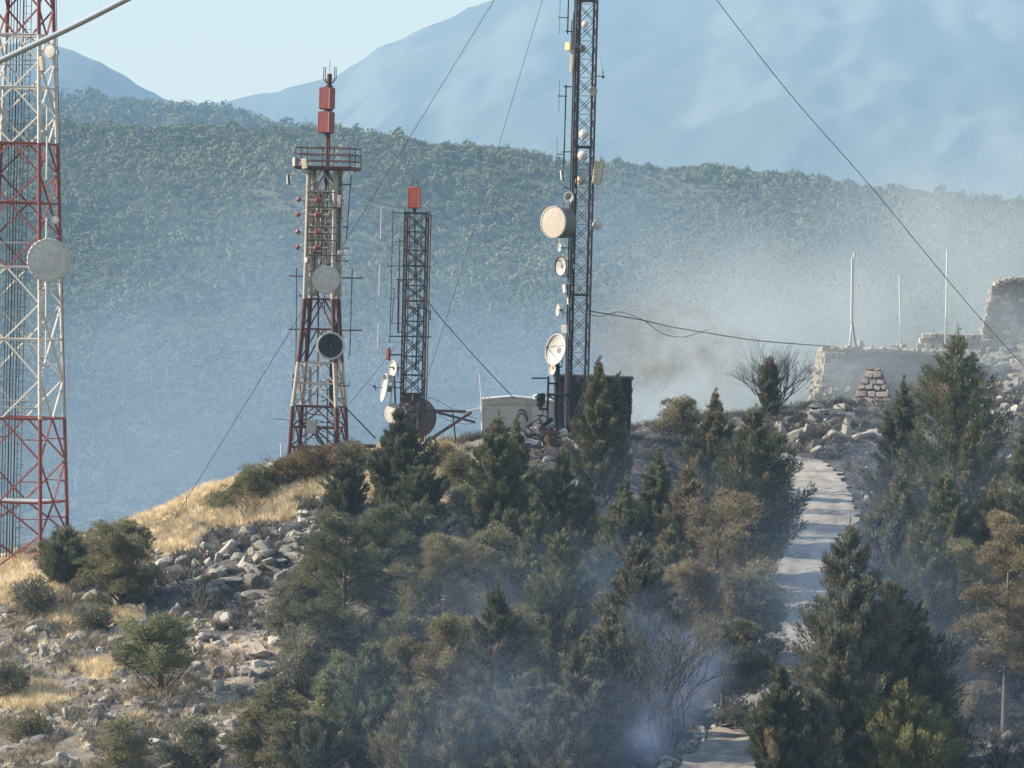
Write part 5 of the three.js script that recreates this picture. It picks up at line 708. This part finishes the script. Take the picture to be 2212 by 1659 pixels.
// leafless fan of branches
function bare(label, px, top, base, hw, m, o = {}) {
  const r = rng(treeSeed++), g = plantBase(o.name ?? 'bare_shrub', label, o.cat ?? 'shrub', px, base, 'burnt leafless shrubs'), s = S(-g.position.z), H = (base - top) / s, R = hw / s, geos = [], n = o.n ?? 26;
  const grow = (p, dir, len, rad_, lv) => {
    const e = p.clone().addScaledVector(dir, len), mid = p.clone().lerp(e, 0.5).add(V((r() - 0.5) * len * 0.3, len * 0.05, (r() - 0.5) * len * 0.16)); geos.push(limbGeo([p, mid, e], rad_, rad_ * 0.55, 3)); if (lv <= 0) return;
    for (let k = 0, m2 = 2 + (r() < 0.5 ? 1 : 0); k < m2; k++) grow(p.clone().lerp(e, k === 0 ? 1 : 0.45 + r() * 0.5), dir.clone().add(V((r() - 0.5) * 1.3, (r() - 0.35) * 0.8, (r() - 0.5) * 1.3)).normalize(), len * (0.5 + r() * 0.3), rad_ * 0.55, lv - 1);
  };
  for (let i = 0; i < n; i++) { const a = i * 2.4, q = Math.sqrt((i + 0.5) / n), sp = q * Math.atan2(R, H * 0.75) * (o.spread ?? 1), dir = V(Math.cos(a) * Math.sin(sp), Math.cos(sp), Math.sin(a) * Math.sin(sp) * 0.8).normalize(); grow(V(Math.cos(a) * 0.1 * q, 0, Math.sin(a) * 0.1 * q), dir, H * (0.42 + 0.12 * r()), (o.rad ?? 0.03), o.lv ?? 3); }
  const half = Math.ceil(geos.length * 0.35); part('stem', mergeGeometries(geos.slice(0, half)), m, g); part('twig', mergeGeometries(geos.slice(half)), m, g);
  if (o.leaf) { const L = new Leaves(), [c0, c1] = PAL[o.leaf]; for (let k = 0; k < o.leaves; k++) { const q = geos[(r() * geos.length) | 0].attributes.position, i = (r() * q.count) | 0; if (q.getY(i) < H * 0.2) continue; L.add(V(q.getX(i), q.getY(i), q.getZ(i)), V(r() - 0.5, r() * 0.8, r() - 0.5).normalize(), 0.05 + r() * 0.05, 0.02, mix3(c0, c1, r()), r); } part('foliage', L.geo(), leafMat, g); }
  return g;
}
// far and middle of the hilltop
juniper('dark juniper spire standing before the huge rear-facing dish', 858, 860, 1135, 66, 'dark', { scorch: 0.03, low: 0.22 });
juniper('twin-tipped juniper, left spire, in front of the pale cabin', 1068, 872, 1225, 70, 'green'); juniper('right spire of the twin-tipped juniper before the cabin', 1110, 884, 1190, 40, 'olive', { scorch: 0.05 });
juniper('narrow juniper below the wreckage of the cabin', 1210, 948, 1225, 46, 'green'); juniper('tall juniper rising in front of the burnt shed', 1287, 758, 1075, 47, 'olive', { scorch: 0.1 }); juniper('shorter dark juniper leaning on the burnt shed wall', 1327, 792, 1070, 30, 'green');
juniper('slender juniper right below the burnt shed', 1415, 956, 1240, 44, 'green'); juniper('dense juniper between the shed and the scorched pines', 1345, 1015, 1300, 58, 'green'); juniper('small juniper on the slope below the burnt shed', 1262, 1040, 1240, 40, 'olive');
juniper('thin-topped brownish juniper left of the road', 1538, 822, 1140, 66, 'olive', { scorch: 0.3, pow: 0.85 }); juniper('broad dark juniper bulging over the left road edge', 1622, 858, 1245, 104, 'dark', { scorch: 0.05, low: 0.3, pow: 0.62 });
juniper('scorched juniper behind the golden pine', 1480, 985, 1290, 62, 'brown', { scorch: 0.5 });
pine('golden-brown scorched pine left of the road', 1545, 1060, 1430, 135, 'brown', { scorch: 0.6 }); pine('dull green pine low beside the road edge', 1625, 1215, 1470, 82, 'grey', { scorch: 0.3 }); pine('hazy grey-green pine right of the smoking shrub', 1560, 1330, 1580, 105, 'grey', { scorch: 0.2 });
juniper('tall hazy juniper in the centre of the lower slope', 1370, 1130, 1560, 72, 'grey', { pow: 0.5 }); juniper('broad green juniper in the middle of the slope', 1205, 1125, 1490, 84, 'green', { pow: 0.6 }); juniper('dark narrow column juniper low in the centre', 1064, 1238, 1640, 48, 'dark', { pow: 0.4 }); juniper('scorched feathery juniper low right of centre', 1255, 1350, 1700, 92, 'grey', { scorch: 0.4 });
juniper('green juniper behind the dark column', 1130, 1160, 1440, 60, 'green', { pow: 0.6 });
pine('wide dark spreading pine right of the rocky slope', 740, 1095, 1440, 128, 'dark', { scorch: 0.06, clear: 0.02 }); pine('olive spreading pine in the middle left', 945, 1150, 1445, 112, 'olive', { scorch: 0.15, clear: 0.02 }); pine('brownish pine below the olive one', 968, 1325, 1620, 92, 'olive', { scorch: 0.4, clear: 0.02 }); pine('olive-grey pine on the slope under the twin juniper', 1050, 1130, 1380, 70, 'olive', { scorch: 0.25, clear: 0.02 });
juniper('dark juniper at the lower left of the grove', 792, 1372, 1690, 66, 'green', { pow: 0.5 }); juniper('brownish juniper at the bottom left of centre', 895, 1470, 1725, 80, 'olive', { scorch: 0.35, pow: 0.5 }); juniper('green juniper at the bottom centre', 1005, 1495, 1730, 62, 'green', { pow: 0.5, scorch: 0.25 }); juniper('low dark juniper at the bottom edge left', 680, 1540, 1720, 60, 'dark', { pow: 0.4 }); juniper('hazy juniper at the bottom edge right of centre', 1130, 1440, 1730, 70, 'grey', { pow: 0.5 });
bush('bright leafy green bush in the middle of the grove', 868, 1332, 1470, 62, 'leaf', { wid: 0.03, scorch: 0 }); bush('pale yellow-green leafy bush at the lower left of the grove', 728, 1420, 1560, 58, 'leaf', { wid: 0.03, scorch: 0 });
bush('grey twiggy bush beside the bare earth patch', 650, 1370, 1510, 80, 'grey', { per: 45 }); bush('grey-brown thicket at the left edge of the grove', 640, 1270, 1400, 70, 'grey', { scorch: 0.2 }); bush('large olive bush at the bottom left', 575, 1500, 1690, 98, 'olive', {}); bush('dry olive bush at the lower left corner', 262, 1560, 1680, 58, 'olive', { per: 40 }); bush('dark bush left of the large olive bush', 420, 1560, 1680, 60, 'grey', { per: 40 });
juniper('small rounded juniper beside the left tower foot', 140, 1138, 1268, 50, 'green', { pow: 0.45, scorch: 0.04 }); bush('big round olive bush right of the left tower', 258, 1126, 1315, 86, 'olive', { scorch: 0.04, tufts: 1.4 });
pine('small leafy tree with a leaning bare trunk in the rubble', 350, 1335, 1505, 76, 'leaf', { name: 'leafy_tree', group: 'leafy trees', clear: 0.3, wid: 0.026, lean: -0.12, scorch: 0, up: 0.9, tufts: 1.1, per: 40, limbs: 26, trunk: 0.02 });
juniper('little dark juniper at the top of the rock line', 745, 998, 1118, 38, 'dark', { pow: 0.35, scorch: 0 }); bush('green bush on the ridge by the fallen drum', 548, 1016, 1082, 36, 'leaf', { scorch: 0 }); bush('low green bush on the ridge skyline', 490, 1068, 1100, 45, 'leaf', { scorch: 0.2, per: 36 });
for (const [x, t, b, w, p, lb] of [[640, 988, 1048, 52, 'dry', 'brown dry shrub right below the fallen drum'], [700, 972, 1036, 56, 'dry', 'brown dry shrub under the stout tower'], [765, 962, 1030, 48, 'olive', 'olive dry shrub left of the dark juniper spire'], [955, 962, 1022, 42, 'dry', 'dry shrub before the corrugated fence'], [985, 985, 1062, 34, 'olive', 'olive shrub left of the twin-tipped juniper'], [595, 1010, 1060, 40, 'olive', 'low olive shrub beside the fallen drum'], [200, 1318, 1368, 38, 'grey', 'small grey shrub below the big round bush'], [75, 1262, 1330, 40, 'grey', 'grey shrub below the left tower'], [15, 1440, 1505, 42, 'grey', 'grey shrub at the left edge'], [300, 1395, 1450, 48, 'grey', 'low grey shrub left of the leafy tree'], [60, 1560, 1600, 40, 'olive', 'flat olive shrub in the lower left rubble'], [1470, 872, 940, 46, 'olive', 'pale brown bush on the plateau edge'], [1160, 1010, 1080, 46, 'grey', 'scorched shrub below the wreckage'], [2040, 1560, 1650, 50, 'brown', 'scorched brown shrub on the burnt slope'], [2120, 1480, 1560, 50, 'brown', 'rusty brown shrub beside the bare pine trunk'], [1760, 1040, 1070, 20, 'grey', 'tiny grey shrub by the road'], [1000, 1060, 1110, 40, 'grey', 'dull shrub on the golden slope']].slice(0, 15).concat([[1000, 1060, 1110, 40, 'grey', 'dull shrub on the golden slope']])) bush(lb, x, t, b, w, p, { per: 38, scorch: 0.15 });
bare('reddish leafless shrub at the edge of the golden grass', 535, 1066, 1125, 42, greyBark, { lv: 3, n: 18, rad: 0.016, leaf: 'dry', leaves: 500 }); bare('grey leafless shrub above the bare earth patch', 440, 1258, 1325, 46, greyBark, { lv: 3, n: 18, rad: 0.016, leaf: 'grey', leaves: 700 }); bare('fallen tangle of dead branches under the leafy tree', 400, 1500, 1540, 90, greyBark, { lv: 2, n: 16, rad: 0.025, spread: 1.2 });
// right of the road
juniper('tallest juniper, right of the road, before the ruined terrace', 2058, 680, 1160, 112, 'green', { pow: 0.66, scorch: 0.16, dense: 1.2 }); juniper('slim spire left of the tallest juniper', 1943, 798, 1130, 60, 'grey', { pow: 0.75 }); juniper('small pale green juniper before the tallest one', 2090, 890, 1200, 44, 'olive'); juniper('dense green juniper at the right edge', 2215, 885, 1330, 78, 'green', { pow: 0.6 });
juniper('broad grey-green juniper right of the road', 1935, 990, 1420, 100, 'grey', { scorch: 0.15, pow: 0.6 }); juniper('scrubby juniper between the right-hand pines', 2140, 1010, 1360, 62, 'olive', { scorch: 0.35 }); pine('scorched pine with a tall bare trunk at the right edge', 2170, 1085, 1590, 92, 'brown', { clear: 0.3, scorch: 0.5, trunk: 0.011, bark: greyBark, limbs: 18 }); pine('olive pine crown below the small pale juniper', 2055, 1150, 1480, 96, 'olive', { scorch: 0.25 });
juniper('tall feathery juniper right of the road foot', 1824, 1092, 1650, 100, 'grey', { pow: 0.6, dense: 1.15 }); juniper('bulky dark juniper behind the yellow-green bush', 1920, 1230, 1640, 108, 'dark', { pow: 0.5 }); juniper('crisp dark juniper nearest the road at the bottom', 1682, 1422, 1715, 62, 'dark', { pow: 0.62, scorch: 0.06, low: 0.3 }); juniper('yellow-green juniper at the bottom right', 1945, 1458, 1730, 100, 'yellow', { pow: 0.75, scorch: 0.05 }); juniper('grey juniper filling the gap right of the road', 1800, 1330, 1700, 70, 'grey', { pow: 0.5 });
bare('charred shrub smoking beside the road foot', 1432, 1360, 1652, 62, charBark, { lv: 4, n: 17, rad: 0.05, spread: 0.95, leaf: 'grey', leaves: 2600 }); bare('fan-shaped burnt tree on the rocky bank', 1668, 762, 892, 84, charBark, { name: 'burnt_tree', cat: 'tree', lv: 4, n: 30, rad: 0.04, spread: 1.15 });
{ const g = juniper('green tuft left in the middle of the fan-shaped burnt tree', 1660, 764, 900, 24, 'dark', { pow: 0.4, low: 0.6 }); }
bare('charred bare shrub on the burnt slope at the lower right', 2070, 1530, 1650, 60, charBark, { lv: 3, n: 14, rad: 0.025 }); bare('thin dead branches at the lower right corner', 2160, 1560, 1680, 70, charBark, { lv: 3, n: 12, rad: 0.022 }); bare('dead twigs among the junipers right of the road', 2000, 1390, 1500, 50, greyBark, { lv: 3, n: 12, rad: 0.02 });
{ const p = V(0, 0, 0), x = P(1036, 318, 1690); const g = thing('lone_tree', 'single dark tree standing out on the far ridge line', 'tree', V(x.x, FH(x.x, 1690), -1690)), L = new Leaves(), r = rng(4); for (let i = 0; i < 900; i++) { const h = r(), a = r() * 6.28, q = (1 - h * 0.8) * 1.1 * Math.sqrt(r()); L.add(V(Math.cos(a) * q, 0.6 + h * 3.2, Math.sin(a) * q), V(r() - 0.5, r(), r() - 0.5).normalize(), 0.5, 0.14, mix3([0.03, 0.05, 0.03], [0.07, 0.09, 0.04], r()), r); } part('crown', L.geo(), leafMat, g); bar('trunk', g.position.clone(), g.position.clone().add(V(0, 1.6, 0)), 0.15, barkMat, g); }
// trees that fill the grove
for (const [k, lb, x, t, b, w, p, o] of [
  ['j', 'green juniper squeezed between the olive pine and the twin juniper', 905, 1075, 1330, 52, 'green', { pow: 0.5 }], ['j', 'dim juniper behind the broad green one', 1150, 1050, 1330, 52, 'green', { pow: 0.6 }], ['j', 'brownish juniper left of the golden pine', 1440, 1120, 1430, 58, 'olive', { scorch: 0.4, pow: 0.5 }], ['j', 'dark juniper at the foot of the dark spire', 905, 1010, 1200, 62, 'dark', { pow: 0.45, scorch: 0.02 }],
  ['p', 'dark low pine below the rock line', 690, 1180, 1400, 80, 'dark', { scorch: 0.1 }], ['p', 'grey-green pine in the heart of the grove', 1100, 1300, 1560, 80, 'grey', { scorch: 0.2 }], ['p', 'olive pine at the lower centre', 880, 1380, 1610, 70, 'olive', { scorch: 0.2 }], ['j', 'feathery grey juniper in the blue smoke', 1310, 1290, 1640, 62, 'grey', { pow: 0.5 }], ['j', 'dusky juniper at the bottom centre right', 1200, 1480, 1740, 66, 'grey', { pow: 0.5, scorch: 0.2 }],
  ['p', 'dark pine behind the wide spreading one', 820, 1080, 1330, 72, 'green', { scorch: 0.05 }], ['p', 'scorched low pine beside the golden pine', 1490, 1200, 1480, 76, 'brown', { scorch: 0.4 }], ['j', 'dark juniper right of the feathery one', 1990, 1100, 1500, 80, 'green', { pow: 0.5 }], ['p', 'scorched pine crown at the right edge below the dense juniper', 2235, 1180, 1480, 70, 'olive', { scorch: 0.4 }], ['j', 'green juniper just right of the road bend', 1880, 1080, 1420, 56, 'grey', { pow: 0.55 }], ['j', 'shaded juniper behind the right-hand olive pine', 2035, 1000, 1350, 70, 'green', { pow: 0.5 }], ['j', 'low olive juniper at the right of the bottom road', 1760, 1480, 1720, 46, 'grey', { pow: 0.5 }],
]) (k === 'j' ? juniper : pine)(lb, x, t, b, w, p, o);
// dry grass
{
  const r = rng(55), gp = [], blade = (n, hgt, spread) => { const q = []; for (let i = 0; i < n; i++) { const a = r() * 6.28, x = Math.cos(a) * 0.12 * r(), z = Math.sin(a) * 0.12 * r(), l = hgt * (0.5 + r() * 0.6), lx = Math.cos(a) * spread * l, lz = Math.sin(a) * spread * l, w = 0.009; q.push(x - w, 0, z, x + w, 0, z, x + lx, l, z + lz); } const g = new THREE.BufferGeometry(); g.setAttribute('position', new THREE.Float32BufferAttribute(q, 3)); g.computeVertexNormals(); return g; };
  const gm = new THREE.MeshStandardMaterial({ roughness: 1, side: THREE.DoubleSide }), list = [[], []];
  for (let i = 0; i < 90000; i++) { const x = -26 + r() * 44, d = 209 + r() * 62, y = G(x, d), c = cover(x, d, y); if (c.px > 1300 || c.py > 1690) continue; const lush = c.gold; const w = lush * 0.85 + (c.px < 700 && c.burn < 0.3 ? 0.05 : 0); if (r() > w) continue; list[i % 2].push([x, y, d, 0.6 + r() * 0.8 + (c.py < 1060 ? 0.2 : 0), r() * 6.28, r()]); }
  list.forEach((L, k) => { const im = new THREE.InstancedMesh(blade(22, 0.34, k ? 0.5 : 0.3), gm, L.length), m = new THREE.Matrix4(), q = new THREE.Quaternion(); L.forEach(([x, y, d, s, a, f], i) => { m.compose(V(x, y - 0.02, -d), q.setFromAxisAngle(UP, a), V(s, s, s)); im.setMatrixAt(i, m); im.setColorAt(i, RGB(...mix3([0.52, 0.42, 0.265], [0.80, 0.69, 0.48], f))); }); im.name = numbered('dry_grass'); im.castShadow = im.receiveShadow = true; tag(im, 'golden dry grass on the ridge and left slope', 'grass', null, 'stuff'); scene.add(im); });
  const tw = []; for (let i = 0; i < 16; i++) { const a = r() * 6.28, l = 0.18 + r() * 0.22, sx = Math.cos(a) * l * 0.8, sz = Math.sin(a) * l * 0.8, w = 0.007; tw.push(-w, 0, w, w, 0, -w, sx, l, sz); if (r() < 0.7) tw.push(sx * 0.5 - w, l * 0.5, sz * 0.5, sx * 0.5 + w, l * 0.5, sz * 0.5, sx * 0.5 + (r() - 0.5) * 0.2, l * 0.9, sz * 0.5 + (r() - 0.5) * 0.2); }
  const tg = new THREE.BufferGeometry(); tg.setAttribute('position', new THREE.Float32BufferAttribute(tw, 3)); tg.computeVertexNormals(); const TL = [];
  for (let i = 0; i < 130000; i++) { const x = -27 + r() * 56, d = 208 + r() * 85, y = G(x, d), c = cover(x, d, y); if (c.gold > 0.4 || c.py > 1690 || c.px < -40 || c.px > 2250) continue; if (fbm(x * 0.8 + 3, d * 0.6, 3) < -0.05) continue; if (x > 4 && x < 22 && d < 278 && roadDist(x, d)[0] < 1.7) continue; if (r() < (c.px < 760 ? 0.75 : 0.4)) TL.push([x, y, d, 0.5 + r() * 0.9, c.burn > 0.4 || c.px > 1000]); }
  const ti = new THREE.InstancedMesh(tg, gm, TL.length), m4 = new THREE.Matrix4(), q4 = new THREE.Quaternion(); TL.forEach(([x, y, d, s, dark], i) => { m4.compose(V(x, y - 0.02, -d), q4.setFromAxisAngle(UP, r() * 6.28), V(s, s, s)); ti.setMatrixAt(i, m4); ti.setColorAt(i, RGB(...(dark ? mix3([0.03, 0.028, 0.028], [0.15, 0.14, 0.13], r()) : mix3([0.13, 0.11, 0.08], [0.34, 0.29, 0.21], r())))); }); ti.name = numbered('dead_scrub'); ti.castShadow = ti.receiveShadow = true; tag(ti, 'low dead scrub and charred stalks among the stones', 'scrub', null, 'stuff'); scene.add(ti);
  console.log('scrub', TL.length, 'grass', list[0].length + list[1].length, 'sprays', sprays);
}
// ---------- smoke: drifting clouds of fine particles ----------
function smoke(name, label, fine, tint, seed, list, soft = 0.6) {
  // list: photo position, distance, half-axes in metres (across, up, deep), optical thickness through the middle
  const r = rng(seed), gauss = () => { let s = 0; for (let i = 0; i < 4; i++) s += r(); return (s - 2) / 0.577; };
  const mat = std(...tint, 1); mat.side = THREE.DoubleSide;
  const need = list.map(([px, py, d, a, b, c, t]) => ({ p: W(px, py, d), a, b, c, n: t * 2 * Math.PI * a * b * 0.36 / (0.5 * fine * fine * 0.433) })), total = need.reduce((s, q) => s + q.n, 0);
  const count = clamp(total / 22000, 420, 440), K = Math.ceil(total / count), cr = Math.min(...list.map((q) => Math.min(q[3], q[4]))) * soft, pos = new Float32Array(K * 9);
  for (let i = 0; i < K; i++) { const c = V(gauss() * 0.6, gauss() * 0.6, gauss() * 0.6), t = V(gauss(), gauss(), gauss()).normalize(), u = V(gauss(), gauss(), gauss()).cross(t).normalize(), e = fine / cr; [[0.577, 0], [-0.289, 0.5], [-0.289, -0.5]].forEach(([p, q], k) => { const v = c.clone().addScaledVector(t, p * e).addScaledVector(u, q * e); pos.set([v.x, v.y, v.z], i * 9 + k * 3); }); }
  const g = new THREE.BufferGeometry(); g.setAttribute('position', new THREE.BufferAttribute(pos, 3)); g.computeVertexNormals();
  const L = [];
  for (const q of need) for (let i = 0, m = Math.floor(q.n / K + r()); i < m; ) { const x = q.p.x + gauss() * q.a * 0.6, y = q.p.y + gauss() * q.b * 0.6, z = q.p.z + gauss() * q.c * 0.6, f = 0.5 + fbm(x / q.a * 1.4 + seed, y / q.b * 1.4, 4, z / q.c + 9.5) * 1.2; if (r() < clamp(f, 0.12, 1)) { L.push([x, y, z]); i++; } }
  const im = new THREE.InstancedMesh(g, mat, L.length), m = new THREE.Matrix4(), q = new THREE.Quaternion(), e = new THREE.Euler();
  L.forEach(([x, y, z], i) => { const s = cr * (0.85 + 0.3 * r()); m.compose(V(x, y, z), q.setFromEuler(e.set(r() * 6, r() * 6, r() * 6)), V(s, s, s)); im.setMatrixAt(i, m); });
  im.name = numbered(name); im.castShadow = im.receiveShadow = true; tag(im, label, 'smoke', null, 'stuff'); scene.add(im);
}
smoke('valley_haze', 'blue smoke haze lying in the valley before the wooded ridge', 0.0360, [0.36, 0.49, 0.66], 301, [
  [250, 1080, 900, 26, 13, 60, 0.95], [550, 980, 900, 26, 13, 60, 0.85], [850, 920, 900, 28, 12, 60, 0.75], [1150, 870, 900, 26, 11, 60, 0.7], [400, 800, 1000, 40, 14, 60, 0.3], [1000, 650, 1000, 40, 14, 60, 0.25], [120, 900, 1000, 26, 14, 60, 0.35], [700, 600, 1100, 60, 14, 60, 0.16], [1400, 620, 1000, 30, 12, 60, 0.3], [1900, 480, 1000, 36, 9, 60, 0.35], [1100, 450, 1100, 60, 9, 50, 0.1]], 1.05);
smoke('fire_smoke', 'pale smoke drifting behind the burnt shed and the ruined terrace', 0.0155, [0.55, 0.63, 0.68], 302, [
  [1480, 890, 330, 4.2, 3.4, 10, 1.3], [1600, 820, 350, 6, 4.5, 12, 1.3], [1750, 740, 360, 6.5, 4.5, 14, 1.15], [1950, 670, 370, 7, 4, 14, 1.05], [2150, 570, 370, 6, 4.5, 14, 1.1], [1650, 640, 380, 7, 4, 14, 0.35], [1420, 720, 350, 4, 3.4, 10, 0.45], [2050, 480, 380, 8, 3, 14, 0.4]], 0.85);
smoke('fire_smoke', 'thin smoke veiling the stone pillar and terrace wall', 0.0100, [0.46, 0.53, 0.58], 303, [[1790, 830, 302, 2.8, 1.6, 1.2, 0.8], [1930, 810, 302.5, 3, 1.8, 1.2, 0.7], [2100, 790, 301, 3, 1.8, 1.2, 0.45], [2180, 700, 306, 2.6, 2.6, 2, 0.5], [1880, 700, 300, 3.4, 2.4, 2, 0.25]]);
smoke('dark_smoke', 'brown-grey smoke puff rising over the burnt shed', 0.0094, [0.33, 0.285, 0.245], 304, [[1390, 775, 272, 1.6, 1.2, 1, 0.6], [1450, 730, 273, 2.6, 1.7, 1.4, 0.4], [1365, 812, 271.5, 0.8, 0.6, 0.8, 0.5], [1350, 725, 273, 1.6, 1.2, 1, 0.25], [1520, 770, 274, 2.2, 1.6, 1.4, 0.25]]);
smoke('ground_smoke', 'blue smoke curling from the charred shrub', 0.0069, [0.40, 0.52, 0.80], 305, [[1440, 1560, 208, 1.1, 1.3, 1, 0.55], [1500, 1470, 212, 1.3, 1.2, 1.2, 0.5], [1560, 1420, 216, 1.2, 1.0, 1.2, 0.3], [1400, 1610, 207, 1.0, 0.7, 1, 0.5], [1420, 1400, 212, 1.3, 1.3, 1.2, 0.3]]);
smoke('drifting_smoke', 'thin blue smoke hanging among the lower junipers', 0.0081, [0.33, 0.45, 0.66], 306, [[1250, 1560, 205, 3.4, 2.4, 2, 0.2], [1350, 1350, 222, 3.6, 2.6, 2.5, 0.22], [1600, 1330, 228, 3, 2.6, 2.5, 0.24], [1850, 1280, 219, 4, 2.6, 2, 0.26], [1000, 1350, 224, 4, 2.6, 2.5, 0.16], [1450, 1150, 240, 4, 2.4, 2.5, 0.16], [1300, 1030, 258, 2.6, 1.4, 2, 0.25], [2060, 1480, 214, 4, 2.6, 2, 0.2], [1750, 1150, 240, 3, 2, 2.5, 0.2], [1980, 1000, 258, 4, 2, 2.5, 0.25], [900, 1550, 206, 4, 2.6, 2, 0.14], [1950, 1150, 236, 4, 2.6, 2, 0.16], [1150, 1250, 230, 4, 2.4, 2, 0.12]], 1.1);
renderer.render(scene, camera);
